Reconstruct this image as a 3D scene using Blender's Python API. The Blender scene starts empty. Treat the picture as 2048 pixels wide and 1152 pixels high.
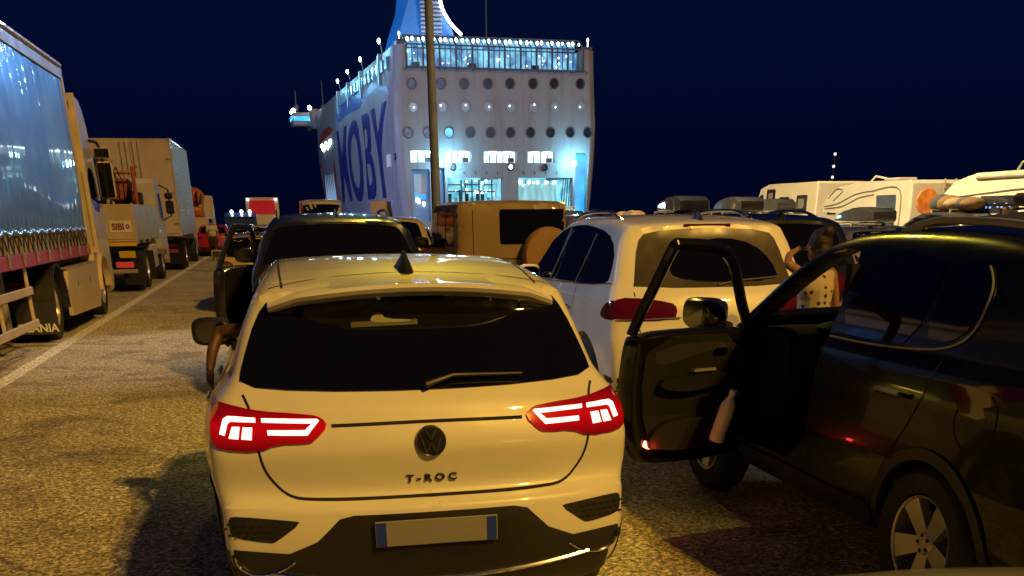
import bpy, math, random
import numpy as np
from mathutils import Vector, Matrix
from mathutils.bvhtree import BVHTree
from mathutils.geometry import delaunay_2d_cdt
random.seed(7)
R = math.radians
S = bpy.context.scene
COL = S.collection
CAM_H = 1.80
LANE = R(12.0)                      # the queueing lanes run 12 degrees left of the view
SA, CA = math.sin(LANE), math.cos(LANE)
def W(n, a, z=0.0):                 # lane coordinates (n across, a along) to world
    return Vector((n*CA - a*SA, n*SA + a*CA, z))

# ------------------------------------------------------------------ camera
cam_d = bpy.data.cameras.new('camera'); cam = bpy.data.objects.new('camera', cam_d); COL.objects.link(cam)
cam.location = (0, 0, CAM_H)
cam_d.sensor_width = 36; cam_d.lens = 2000/2048*36
cam_d.shift_y = (1366-576)/2048
cam_d.clip_start = 0.05; cam_d.clip_end = 4000
cam.rotation_mode = 'XYZ'
cam.matrix_world = Matrix.Translation((0, 0, CAM_H)) @ Matrix.Rotation(R(90-25.1), 4, 'X') @ Matrix.Rotation(R(-0.5), 4, 'Z')
S.camera = cam
S.view_settings.view_transform = 'Standard'; S.view_settings.look = 'None'
S.view_settings.exposure = 0.0; S.view_settings.gamma = 1.0
S.cycles.use_denoising = True
S.cycles.max_bounces = 6; S.cycles.diffuse_bounces = 2; S.cycles.glossy_bounces = 4
S.cycles.transparent_max_bounces = 12
S.cycles.sample_clamp_indirect = 3.0

# ------------------------------------------------------------------ night sky
wd = bpy.data.worlds.new('World'); S.world = wd; wd.use_nodes = True
nt = wd.node_tree; bg = nt.nodes['Background']
tc = nt.nodes.new('ShaderNodeTexCoord'); sx = nt.nodes.new('ShaderNodeSeparateXYZ'); cr = nt.nodes.new('ShaderNodeValToRGB')
nt.links.new(tc.outputs['Generated'], sx.inputs[0]); nt.links.new(sx.outputs['Z'], cr.inputs[0]); nt.links.new(cr.outputs[0], bg.inputs['Color'])
cr.color_ramp.elements[0].position = 0.0; cr.color_ramp.elements[0].color = (0.0003, 0.0014, 0.0115, 1)
cr.color_ramp.elements[1].position = 0.5; cr.color_ramp.elements[1].color = (0.0012, 0.0062, 0.030, 1)
e = cr.color_ramp.elements.new(0.13); e.color = (0.0006, 0.0034, 0.0235, 1)
bg.inputs['Strength'].default_value = 1.0

# ------------------------------------------------------------------ lamps (port floodlights and added fills)
def lamp(kind, name, loc, energy, color, target=None, **k):
    d = bpy.data.lights.new(name, kind); d.energy = energy; d.color = color
    for a, b in k.items(): setattr(d, a, b)
    o = bpy.data.objects.new(name, d); COL.objects.link(o); o.location = loc
    if target is not None:
        o.rotation_euler = (Vector(target)-Vector(loc)).to_track_quat('-Z', 'Y').to_euler()
    return o
# the big sodium floodlight high behind the photographer and to the right
sun_dir = W(0.62, -1, 1.0)
lamp('SUN', 'port_floodlight_far', (0, 0, 40), 1.4, (1.0, 0.57, 0.14), target=Vector((0, 0, 40))-sun_dir, angle=R(1.5))
# sodium flood on the mast straight ahead, aimed back at the queue
MAST = W(4.38, 30, 0)
lamp('SPOT', 'mast_flood', MAST+Vector((0, -0.9, 16.6)), 500, (1.0, 0.66, 0.10), target=W(-1.5, 7, 0), spot_size=R(64), spot_blend=0.7, shadow_soft_size=0.22)
lamp('SPOT', 'added_roof_beam', MAST+Vector((0, -0.9, 16.9)), 7000, (1.0, 0.78, 0.06), target=W(1.7, 5.8, 1.6), spot_size=R(7.5), spot_blend=0.6, shadow_soft_size=0.5)  # narrow beams added for the yellow highlights on two car roofs
lamp('SPOT', 'added_roof_beam', MAST+Vector((0, -0.9, 16.3)), 5000, (1.0, 0.78, 0.06), target=W(1.1, 12.6, 1.8), spot_size=R(11), spot_blend=0.6, shadow_soft_size=0.5)
lamp('SPOT', 'mast_flood_white', MAST+Vector((-0.9, -0.3, 16.6)), 8500, (1.0, 0.80, 0.60), target=W(-1.5, 16.5, 0), spot_size=R(17), spot_blend=0.9, shadow_soft_size=0.2)
lamp('SPOT', 'mast_flood_right', MAST+Vector((0.9, -0.3, 16.6)), 60000, (1.0, 0.76, 0.36), target=W(21, 36, 1.0), spot_size=R(95), spot_blend=0.7, shadow_soft_size=0.2)
lamp('SPOT', 'curtain_fill_blue', W(9, 62, 13), 17000, (0.13, 0.42, 1.0), target=W(-4.1, 14.5, 3.7), spot_size=R(8.5), spot_blend=0.8, shadow_soft_size=1.2)  # unseen blue fill lamp added to tint the trailer curtain
lamp('SPOT', 'flank_fill_cool', W(-14, 21, 11), 5000, (0.72, 0.80, 1.0), target=W(2.8, 10.5, 0.8), spot_size=R(17), spot_blend=0.8, shadow_soft_size=0.3)  # unseen cool fill lamp added for the white SUV's flank
lamp('SPOT', 'sodium_flood_near', W(1.0, 6, 0.8)+sun_dir*26, 36000, (1.0, 0.52, 0.03), target=W(0.0, 6, 0), spot_size=R(44), spot_blend=0.9, shadow_soft_size=0.3)

# ------------------------------------------------------------------ material helpers
MATS = {}
def mat(name, col, rough=0.5, metal=0.0, coat=0.0, var=0.08, vscale=3.0, bump=0.0, bscale=60.0, emit=None, estr=0.0, alpha=1.0, trans=0.0, spec=0.5, tex='noise'):
    if name in MATS: return MATS[name]
    m = bpy.data.materials.new(name); m.use_nodes = True; t = m.node_tree; p = t.nodes['Principled BSDF']
    p.inputs['Roughness'].default_value = rough; p.inputs['Metallic'].default_value = metal
    p.inputs['Coat Weight'].default_value = coat; p.inputs['Coat Roughness'].default_value = 0.04
    p.inputs['Specular IOR Level'].default_value = spec
    p.inputs['Transmission Weight'].default_value = trans; p.inputs['Alpha'].default_value = alpha
    c = t.nodes.new('ShaderNodeTexCoord'); n = t.nodes.new('ShaderNodeTexNoise'); n.inputs['Scale'].default_value = vscale
    n.inputs['Detail'].default_value = 5
    t.links.new(c.outputs['Object'], n.inputs['Vector'])
    r = t.nodes.new('ShaderNodeValToRGB'); t.links.new(n.outputs['Fac'], r.inputs[0])
    r.color_ramp.elements[0].position = 0.3; r.color_ramp.elements[1].position = 0.7
    r.color_ramp.elements[0].color = tuple(max(0, x*(1-var)) for x in col[:3])+(1,)
    r.color_ramp.elements[1].color = tuple(min(1, x*(1+var)) for x in col[:3])+(1,)
    t.links.new(r.outputs[0], p.inputs['Base Color'])
    mr = t.nodes.new('ShaderNodeMapRange'); mr.inputs['From Min'].default_value = .3; mr.inputs['From Max'].default_value = .7; mr.inputs['To Min'].default_value = rough*.85; mr.inputs['To Max'].default_value = min(1, rough*1.3)
    t.links.new(n.outputs['Fac'], mr.inputs['Value']); t.links.new(mr.outputs[0], p.inputs['Roughness'])
    if bump:
        n2 = t.nodes.new('ShaderNodeTexNoise'); n2.inputs['Scale'].default_value = bscale; n2.inputs['Detail'].default_value = 3
        t.links.new(c.outputs['Object'], n2.inputs['Vector'])
        b = t.nodes.new('ShaderNodeBump'); b.inputs['Strength'].default_value = bump; b.inputs['Distance'].default_value = 0.02
        t.links.new(n2.outputs['Fac'], b.inputs['Height']); t.links.new(b.outputs[0], p.inputs['Normal'])
    if emit:
        p.inputs['Emission Color'].default_value = tuple(emit)+(1,); p.inputs['Emission Strength'].default_value = estr
    MATS[name] = m
    return m
WHITE = mat('white_paint', (0.78, 0.77, 0.74), 0.35, coat=1, var=0.03)
TWHITE = mat('pearl_white_paint', (0.66, 0.65, 0.60), 0.38, coat=1, var=0.03)
BLACKP = mat('black_paint', (0.012, 0.012, 0.012), 0.25, coat=1, var=0.2)
DGREY = mat('dark_grey_paint', (0.03, 0.03, 0.032), 0.3, coat=1)
GREYP = mat('grey_paint', (0.22, 0.22, 0.22), 0.35, coat=1)
SILVER = mat('silver_paint', (0.45, 0.45, 0.45), 0.3, metal=0.3, coat=1)
BEIGEP = mat('beige_paint', (0.50, 0.42, 0.30), 0.4, coat=0.6)
BLUEP = mat('blue_paint', (0.03, 0.06, 0.18), 0.3, coat=1)
REDP = mat('red_paint', (0.45, 0.02, 0.02), 0.35, coat=1)
TAN = mat('tan_gloss_paint', (.21, .145, .075), .5, coat=.3, var=0.06)
PLASTIC = mat('black_plastic', (0.012, 0.012, 0.012), 0.45, var=0.3, bump=0.05, bscale=300)
INTERIOR = mat('interior_plastic', (0.007, 0.0065, 0.006), 0.65, var=0.4, spec=.25, bump=.15, bscale=240)
SUVBLACK = mat('black_suv_paint', (0.004, 0.004, 0.004), 0.22, coat=.35, spec=.2, var=.2)
SEAMM = mat('gap_shadow', (0.006, 0.006, 0.006), 0.8)
GLASS = mat('dark_glass', (0.004, 0.004, 0.004), 0.03, spec=0.7)
GLASSD = mat('dusty_dark_glass', (0.055, 0.045, 0.03), 0.3, var=0.14, vscale=5)
CLEAR = mat('clear_glass', (0.9, 0.9, 0.9), 0.02, alpha=0.12)
CHROME = mat('chrome', (0.7, 0.7, 0.7), 0.12, metal=1)
ALU = mat('wheel_alloy', (0.55, 0.53, 0.52), 0.3, metal=0.7)
RUBBER = mat('tyre_rubber', (0.018, 0.018, 0.018), 0.75, var=0.3, bump=0.3, bscale=80)
REDL = mat('red_lens', (0.09, 0.003, 0.003), 0.12, coat=1)
REDON = mat('red_lens_lit', (0.20, 0.002, 0.002), 0.10, coat=1, emit=(1, 0.004, 0.004), estr=0.3)
def lens_glow():                            # the lens glows where its light guides sit and fades to dark red at its rim
    t = REDON.node_tree; p = t.nodes['Principled BSDF']; c = t.nodes.new('ShaderNodeTexCoord'); x = t.nodes.new('ShaderNodeSeparateXYZ'); r = t.nodes.new('ShaderNodeValToRGB'); d = t.nodes.new('ShaderNodeMath'); d.operation = 'MULTIPLY'; d.inputs[1].default_value = .5
    t.links.new(c.outputs['Object'], x.inputs[0]); t.links.new(x.outputs['Z'], d.inputs[0]); t.links.new(d.outputs[0], r.inputs[0])
    e = r.color_ramp.elements; e[0].position = .465; e[0].color = (.02, .0001, .0001, 1); e[1].position = .555; e[1].color = (.015, 0, 0, 1)
    for q, v in ((.482, .42), (.51, 1.0), (.532, .35)): y = e.new(q); y.color = (v, .004*v, .004*v, 1)
    t.links.new(r.outputs[0], p.inputs['Emission Color']); p.inputs['Emission Strength'].default_value = .38
lens_glow()
LBAR = mat('taillamp_bar', (1, 0.7, 0.6), 0.3, emit=(1.0, 0.52, 0.42), estr=2.6)
LHEAD = mat('headlamp_lit', (1, 1, 1), 0.3, emit=(0.75, 0.88, 1.0), estr=14)
PLATE = mat('plate_white', (0.20, 0.20, 0.20), 0.5)
PLATEB = mat('plate_blue', (0.01, 0.03, 0.35), 0.5)
SKIN = mat('skin', (0.26, 0.13, 0.075), 0.55)
HAIR = mat('dark_hair', (0.012, 0.008, 0.006), 0.5, bump=0.4, bscale=90)
STEEL = mat('galvanised_steel', (0.34, 0.31, 0.28), 0.5, metal=0.3, var=0.15)

# ------------------------------------------------------------------ object helpers
def tag(o, label=None, cat=None, group=None, kind=None):
    if label: o['label'] = label
    if cat: o['category'] = cat
    if group: o['group'] = group
    if kind: o['kind'] = kind
    return o
def empty(name, loc=(0, 0, 0), rz=0.0, label=None, cat=None, group=None):
    o = bpy.data.objects.new(name, None); COL.objects.link(o); o.location = loc; o.rotation_euler = (0, 0, rz)
    o.empty_display_size = 0.2
    return tag(o, label, cat, group)
def vroot(name, n, a, label, cat, group=None, z=0.0, dyaw=0.0):     # a vehicle root: rear centre on the ground, +x forward, +y left
    return empty(name, W(n, a, z), LANE+math.pi/2+dyaw, label, cat, group)
def mesh_obj(name, vs, fs, m, parent=None, smooth=False, ang=None):
    me = bpy.data.meshes.new(name); me.from_pydata([tuple(v) for v in vs], [], fs); me.update()
    o = bpy.data.objects.new(name, me); COL.objects.link(o)
    if m: me.materials.append(m)
    if parent: o.parent = parent
    if smooth:
        me.polygons.foreach_set('use_smooth', [True]*len(me.polygons))
        if ang: me.set_sharp_from_angle(angle=R(ang))
    return o
class MB:
    def __init__(s): s.v = []; s.f = []
    def add(s, vs, fs, M=None):
        b = len(s.v)
        s.v += [(M @ Vector(v)) if M else Vector(v) for v in vs]; s.f += [tuple(i+b for i in f) for f in fs]; return s
    def box(s, x0, x1, y0, y1, z0, z1, M=None, bev=0.0):
        if bev:
            import itertools
            cx, cy, cz = (x0+x1)/2, (y0+y1)/2, (z0+z1)/2; hx, hy, hz = abs(x1-x0)/2, abs(y1-y0)/2, abs(z1-z0)/2
            b = min(bev, hx*.95, hy*.95, hz*.95); vs = []; ix = {}
            for sx_, sy_, sz_ in itertools.product((-1, 1), repeat=3):
                for k in range(3):
                    d = [hx, hy, hz]
                    for j in range(3):
                        if j != k: d[j] -= b
                    ix[(sx_, sy_, sz_, k)] = len(vs); vs.append((cx+sx_*d[0], cy+sy_*d[1], cz+sz_*d[2]))
            fs = []
            for k in range(3):
                for sg in (-1, 1):
                    o_ = [j for j in range(3) if j != k]; q = []
                    for a_, b_ in ((-1, -1), (1, -1), (1, 1), (-1, 1)):
                        t = [0, 0, 0]; t[k] = sg; t[o_[0]] = a_; t[o_[1]] = b_; q.append(ix[(*t, k)])
                    fs.append(q)
            for k in range(3):
                o_ = [j for j in range(3) if j != k]
                for a_ in (-1, 1):
                    for b_ in (-1, 1):
                        t0 = [0, 0, 0]; t0[o_[0]] = a_; t0[o_[1]] = b_; t1 = list(t0); t0[k] = -1; t1[k] = 1
                        fs.append([ix[(*t0, o_[0])], ix[(*t1, o_[0])], ix[(*t1, o_[1])], ix[(*t0, o_[1])]])
            for t in itertools.product((-1, 1), repeat=3): fs.append([ix[(*t, 0)], ix[(*t, 1)], ix[(*t, 2)]])
            import bmesh
            bm = bmesh.new(); bv = [bm.verts.new(v) for v in vs]
            for f in fs: bm.faces.new([bv[i] for i in f])
            bmesh.ops.recalc_face_normals(bm, faces=bm.faces)
            bm.verts.index_update()
            s.add([v.co.copy() for v in bm.verts], [[v.index for v in f.verts] for f in bm.faces], M); bm.free(); return s
        vs = [(x, y, z) for x in (x0, x1) for y in (y0, y1) for z in (z0, z1)]
        return s.add(vs, [(0, 1, 3, 2), (4, 6, 7, 5), (0, 4, 5, 1), (2, 3, 7, 6), (0, 2, 6, 4), (1, 5, 7, 3)], M)
    def tube(s, pts, r, n=10, r1=None, cap=True):
        pts = [Vector(p) for p in pts]; N = len(pts); rs = [r+(r1-r)*i/(N-1) for i in range(N)] if r1 is not None else ([r]*N if not hasattr(r, '__len__') else list(r))
        vs = []; up = None
        for i, p in enumerate(pts):
            d = (pts[min(i+1, N-1)]-pts[max(i-1, 0)]).normalized()
            if up is None: up = Vector((0, 0, 1)) if abs(d.z) < .9 else Vector((1, 0, 0))
            a = d.cross(up).normalized(); b = a.cross(d).normalized(); up = b
            for k in range(n):
                t = 2*math.pi*k/n; vs.append(p+(a*math.cos(t)+b*math.sin(t))*rs[i])
        fs = [(i*n+k, i*n+(k+1) % n, (i+1)*n+(k+1) % n, (i+1)*n+k) for i in range(N-1) for k in range(n)]
        if cap: fs += [tuple(range(n-1, -1, -1)), tuple(range((N-1)*n, N*n))]
        return s.add(vs, fs)
    def lathe(s, prof, M=None, n=32):           # prof (r, y) about local Y
        vs = []; N = len(prof)
        for k in range(n):
            t = 2*math.pi*k/n
            vs += [(r*math.cos(t), y, r*math.sin(t)) for r, y in prof]
        fs = [(k*N+i, k*N+i+1, ((k+1) % n)*N+i+1, ((k+1) % n)*N+i) for k in range(n) for i in range(N-1)]
        return s.add(vs, fs, M)
    def prism(s, poly, y0, y1, M=None):         # poly in (x, z), extruded along y
        n = len(poly); vs = [(x, y0, z) for x, z in poly]+[(x, y1, z) for x, z in poly]
        fs = [(i, (i+1) % n, n+(i+1) % n, n+i) for i in range(n)]+[tuple(range(n-1, -1, -1)), tuple(range(n, 2*n))]
        return s.add(vs, fs, M)
    def ball(s, c, r, M=None, n=14, m=9):
        if not hasattr(r, '__len__'): r = (r, r, r)
        vs = [(c[0], c[1], c[2]-r[2])]
        for j in range(1, m):
            ph = -math.pi/2+math.pi*j/m
            for k in range(n):
                t = 2*math.pi*k/n; vs.append((c[0]+r[0]*math.cos(ph)*math.cos(t), c[1]+r[1]*math.cos(ph)*math.sin(t), c[2]+r[2]*math.sin(ph)))
        vs.append((c[0], c[1], c[2]+r[2])); L = len(vs)-1
        fs = [(0, 1+(k+1) % n, 1+k) for k in range(n)]
        for j in range(m-2):
            for k in range(n):
                a = 1+j*n; fs.append((a+k, a+(k+1) % n, a+n+(k+1) % n, a+n+k))
        a = 1+(m-2)*n; fs += [(a+k, a+(k+1) % n, L) for k in range(n)]
        return s.add(vs, fs, M)
    def obj(s, name, m, parent=None, smooth=False, ang=40):
        return mesh_obj(name, s.v, s.f, m, parent, smooth, ang)
def bake(o, mods):                          # apply modifiers without operators
    for t, k in mods:
        md = o.modifiers.new(t, t)
        for a, b in k.items(): setattr(md, a, b)
    bpy.context.view_layer.update(); dg = bpy.context.evaluated_depsgraph_get()
    me = bpy.data.meshes.new_from_object(o.evaluated_get(dg)); o.modifiers.clear(); old = o.data; o.data = me
    return o
def text(name, s, m, parent, M, size=1.0, ext=0.004, align='CENTER', sx_=1.0, font_bold=0.0, spacing=1.0):
    cu = bpy.data.curves.new('t', 'FONT'); cu.body = s; cu.size = size; cu.extrude = ext; cu.align_x = align; cu.offset = font_bold; cu.space_character = spacing
    t = bpy.data.objects.new('t', cu); COL.objects.link(t)
    dg = bpy.context.evaluated_depsgraph_get(); dg.update()
    me = bpy.data.meshes.new_from_object(t.evaluated_get(dg)); COL.objects.unlink(t); bpy.data.objects.remove(t)
    me.name = name; me.transform(Matrix.Diagonal((sx_, 1, 1, 1))); me.transform(M)
    o = bpy.data.objects.new(name, me); COL.objects.link(o); me.materials.clear(); me.materials.append(m)
    if parent: o.parent = parent
    return o
MREAR = lambda x, y, z: Matrix(((0, 0, -1, x), (-1, 0, 0, y), (0, 1, 0, z), (0, 0, 0, 1)))    # text facing backwards (-x)
MRIGHT = lambda x, y, z: Matrix(((1, 0, 0, x), (0, 0, -1, y), (0, 1, 0, z), (0, 0, 0, 1)))    # text facing -y, reading toward +x

# ------------------------------------------------------------------ car bodies from an implicit field
def catmull(P, n=8, closed=True):
    P = [Vector(p) for p in P]; out = []; N = len(P)
    for i in range(N if closed else N-1):
        a, b, c, d = (P[(i-1) % N], P[i], P[(i+1) % N], P[(i+2) % N]) if closed else (P[max(i-1, 0)], P[i], P[i+1], P[min(i+2, N-1)])
        for k in range(n):
            t = k/n; q = 0.5*((2*b)+(c-a)*t+(2*a-5*b+4*c-d)*t*t+(3*b-a-3*c+d)*t**3); out.append(tuple(q))
    if not closed: out.append(tuple(P[-1]))
    return out
def soft(P, it=2, closed=True):             # Chaikin corner cutting
    for _ in range(it):
        Q = []; N = len(P)
        for i in range(N if closed else N-1):
            a, b = P[i], P[(i+1) % N]
            Q += [tuple(.75*x+.25*y for x, y in zip(a, b)), tuple(.25*x+.75*y for x, y in zip(a, b))]
        if not closed: Q = [P[0]]+Q+[P[-1]]
        P = Q
    return P
class Field:
    def __init__(s, side, wz, px, kr=0.14, kf=0.25, crown=0.05, r=0.06, it=2):
        poly = np.array(soft(side, it)); s.L = poly[:, 0].max()
        s.gx = np.arange(-0.4, s.L+0.4, 0.015); s.gz = np.arange(-0.2, poly[:, 1].max()+0.4, 0.015)
        X, Z = np.meshgrid(s.gx, s.gz, indexing='ij'); q = np.stack([X.ravel(), Z.ravel()], 1)
        d2 = np.full(len(q), 1e9); ins = np.zeros(len(q), bool)
        for i in range(len(poly)):
            a = poly[i]; b = poly[(i+1) % len(poly)]; e = b-a; w = q-a
            t = np.clip((w@e)/max(e@e, 1e-12), 0, 1); dd = ((w-t[:, None]*e)**2).sum(1); d2 = np.minimum(d2, dd)
            c = ((a[1] > q[:, 1]) != (b[1] > q[:, 1])) & (q[:, 0] < (b[0]-a[0])*(q[:, 1]-a[1])/((b[1]-a[1])+1e-12)+a[0]); ins ^= c
        s.sd = (np.sqrt(d2)*np.where(ins, -1, 1)).reshape(X.shape)
        s.wz = np.array(wz); s.px = np.array(px); s.kr, s.kf, s.crown, s.r = kr, kf, crown, r; s.hw = s.wz[:, 1].max()
        s.top = poly[:, 1].max()
    def __call__(s, p):
        x, y, z = p[:, 0], np.abs(p[:, 1]), p[:, 2]; u = np.clip(y/s.hw, 0, 1.2)
        xe = x - s.kr*u**2.6*np.clip(1-x/1.0, 0, 1) + s.kf*u**2.4*np.clip((x-(s.L-1.3))/1.3, 0, 1)
        ze = z + s.crown*u**2*np.clip((z-0.8)/0.3, 0, 1)
        i = np.clip((xe-s.gx[0])/0.015, 0, len(s.gx)-1.001); j = np.clip((ze-s.gz[0])/0.015, 0, len(s.gz)-1.001)
        i0 = i.astype(int); j0 = j.astype(int); fi = i-i0; fj = j-j0; D = s.sd
        d = (D[i0, j0]*(1-fi)*(1-fj)+D[i0+1, j0]*fi*(1-fj)+D[i0, j0+1]*(1-fi)*fj+D[i0+1, j0+1]*fi*fj)
        w = np.interp(z, s.wz[:, 0], s.wz[:, 1])*np.interp(x, s.px[:, 0], s.px[:, 1])
        e = y-w; h = np.maximum(s.r-np.abs(d-e), 0)/s.r
        return np.maximum(d, e)+h*h*s.r*0.25
    def mesh(s, nu=60, nc=26, na=96, inset=0.0, x0=0.75, x1=None, zc=0.72):
        x1 = s.L-0.75 if x1 is None else x1
        org = []; dr = []; rings = []
        for k in range(nc):
            t = (k+0.5)/nc*math.pi/2; rings.append((x0, -math.cos(t), math.sin(t)))
        for k in range(nu+1): rings.append((x0+(x1-x0)*k/nu, 0, 1))
        for k in range(nc-1, -1, -1):
            t = (k+0.5)/nc*math.pi/2; rings.append((x1, math.cos(t), math.sin(t)))
        for (ox, dx, rad) in rings:
            for m in range(na):
                a = 2*math.pi*m/na; org.append((ox, 0, zc)); dr.append((dx, rad*math.cos(a), rad*math.sin(a)))
        for ox, dx in ((x0, -1), (x1, 1)): org.append((ox, 0, zc)); dr.append((dx, 0, 0))
        O = np.array(org); Dr = np.array(dr); lo = np.zeros(len(O)); hi = np.full(len(O), 2.2)
        for _ in range(22):
            mid = (lo+hi)/2; f = s(O+Dr*mid[:, None])+inset; inn = f < 0
            lo = np.where(inn, mid, lo); hi = np.where(inn, hi, mid)
        P = O+Dr*((lo+hi)/2)[:, None]; P[:, 2] = np.maximum(P[:, 2], 0.05)
        n = len(rings); fs = []
        for i in range(n-1):
            for m in range(na):
                fs.append((i*na+m, (i+1)*na+m, (i+1)*na+(m+1) % na, i*na+(m+1) % na))
        c0 = n*na; c1 = c0+1
        for m in range(na):
            fs.append((c0, m, (m+1) % na)); fs.append((c1, (n-1)*na+(m+1) % na, (n-1)*na+m))
        return P.tolist(), [tuple(reversed(f)) for f in fs]
VIEW = {'rear': (lambda u, v: ((-1.5, u, v), (1, 0, 0))), 'front': (lambda u, v: ((9, u, v), (-1, 0, 0))),
        'left': (lambda u, v: ((u, 2.5, v), (0, -1, 0))), 'right': (lambda u, v: ((u, -2.5, v), (0, 1, 0))),
        'top': (lambda u, v: ((u, v, 4), (0, 0, -1)))}
def fixn(o):                                # outward normals
    import bmesh
    bm = bmesh.new(); bm.from_mesh(o.data); bmesh.ops.recalc_face_normals(bm, faces=bm.faces); bm.to_mesh(o.data); bm.free()
class Car:
    def __init__(s, root, field, paint, hi=False, name='body', arches=(), wheel_r=0.34, res=None):
        s.root = root; s.F = field
        a = dict(nu=44, nc=18, na=72) if not hi else dict(nu=130, nc=56, na=220)
        if res: a = res
        vs, fs = field.mesh(**a)
        s.bvh = BVHTree.FromPolygons([Vector(v) for v in vs], fs)
        s.body = mesh_obj(name, vs, fs, paint, root, smooth=True)
        s.seams = []
    def hit(s, view, u, v):
        o, d = VIEW[view](u, v); h = s.bvh.ray_cast(Vector(o), Vector(d))
        if h[0] is None:
            q = {'rear': (0.35, u, v), 'front': (s.F.L-0.35, u, v), 'left': (u, 0.85, v), 'right': (u, -0.85, v), 'top': (u, v, 1.6)}[view]
            h = s.bvh.find_nearest(Vector(q))
        return h[0], h[1]
    def patch(s, name, m, view, pts, off=0.004, grid=0.05, it=2, parent=None, thick=None):
        P = soft(pts, it) if it else list(pts)
        Q = []
        for i in range(len(P)):
            a, b = Vector(P[i]), Vector(P[(i+1) % len(P)]); k = max(1, int((b-a).length/grid))
            Q += [a.lerp(b, j/k) for j in range(k)]
        n = len(Q); xs = [q.x for q in Q]; ys = [q.y for q in Q]; inner = []
        x = min(xs)+grid/2
        def inside(px, py):
            c = False
            for i in range(n):
                a, b = Q[i], Q[(i+1) % n]
                if (a.y > py) != (b.y > py) and px < (b.x-a.x)*(py-a.y)/(b.y-a.y)+a.x: c = not c
            return c
        while x < max(xs):
            y = min(ys)+grid/2
            while y < max(ys):
                if inside(x, y) and min((Vector((x, y))-q).length for q in Q) > grid*0.35: inner.append(Vector((x, y)))
                y += grid
            x += grid
        V, E_, F_, _, _, _ = delaunay_2d_cdt(Q+inner, [(i, (i+1) % n) for i in range(n)], [], 1, 1e-5)
        o, d = VIEW[view](0, 0); d = Vector(d)
        hits = [s.hit(view, v.x, v.y) for v in V]
        top = [h[0]+h[1]*off for h in hits]; bot = [h[0]-h[1]*0.012 for h in hits]
        vs = top+bot; N = len(top); fs = []; ec = {}
        for f in F_:
            f = list(f); nn = (top[f[1]]-top[f[0]]).cross(top[f[2]]-top[f[0]])
            if nn.dot(d) > 0: f.reverse()
            fs.append(tuple(f))
            for i in range(len(f)): ec[(f[i], f[(i+1) % len(f)])] = ec.get((f[i], f[(i+1) % len(f)]), 0)+1
        for (a, b) in list(ec):
            if (b, a) not in ec: fs.append((b, a, a+N, b+N))
        ob = mesh_obj(name, vs, fs, m, parent or s.root, smooth=True, ang=50)
        return ob
    def both(s, name, m, view, pts, **k):
        if view == 'side': return [s.patch(name, m, v, pts, **k) for v in ('left', 'right')]
        return [s.patch(name, m, view, pts, **k), s.patch(name, m, view, [(-a, b) for a, b in pts][::-1], **k)]
    def seam(s, view, pts, w=0.007, off=0.0015, smooth_it=2, closed=False):
        P = soft(pts, smooth_it, closed) if smooth_it else pts
        Q = []
        for i in range(len(P)-(0 if closed else 1)):
            a, b = Vector(P[i]), Vector(P[(i+1) % len(P)]); k = max(1, int((b-a).length/0.03)); Q += [a.lerp(b, j/k) for j in range(k)]
        if not closed: Q.append(Vector(P[-1]))
        vs = []; fs = []
        for i, q in enumerate(Q):
            t = (Q[min(i+1, len(Q)-1)]-Q[max(i-1, 0)]).normalized(); nrm = Vector((-t.y, t.x))*w/2
            for sg in (-1, 1):
                h = s.hit(view, q.x+nrm.x*sg, q.y+nrm.y*sg); vs.append(h[0]+h[1]*off)
        for i in range(len(Q)-1): fs.append((2*i, 2*i+1, 2*i+3, 2*i+2))
        s.seams.append((vs, fs))
    def finish_seams(s, name='panel_gap', m=None):
        for vs, fs in s.seams: mesh_obj(name, vs, fs, m or SEAMM, s.body)
    def cut(s, cutters):
        fixn(s.body)
        for c in cutters:
            fixn(c); c.parent = s.root
            dg = None
            s.body = bake(s.body, [('BOOLEAN', dict(operation='DIFFERENCE', solver='EXACT', object=c))])
            me = s.body.data; me.polygons.foreach_set('use_smooth', [True]*len(me.polygons)); me.set_sharp_from_angle(angle=R(35))
            COL.objects.unlink(c); bpy.data.objects.remove(c)
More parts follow.
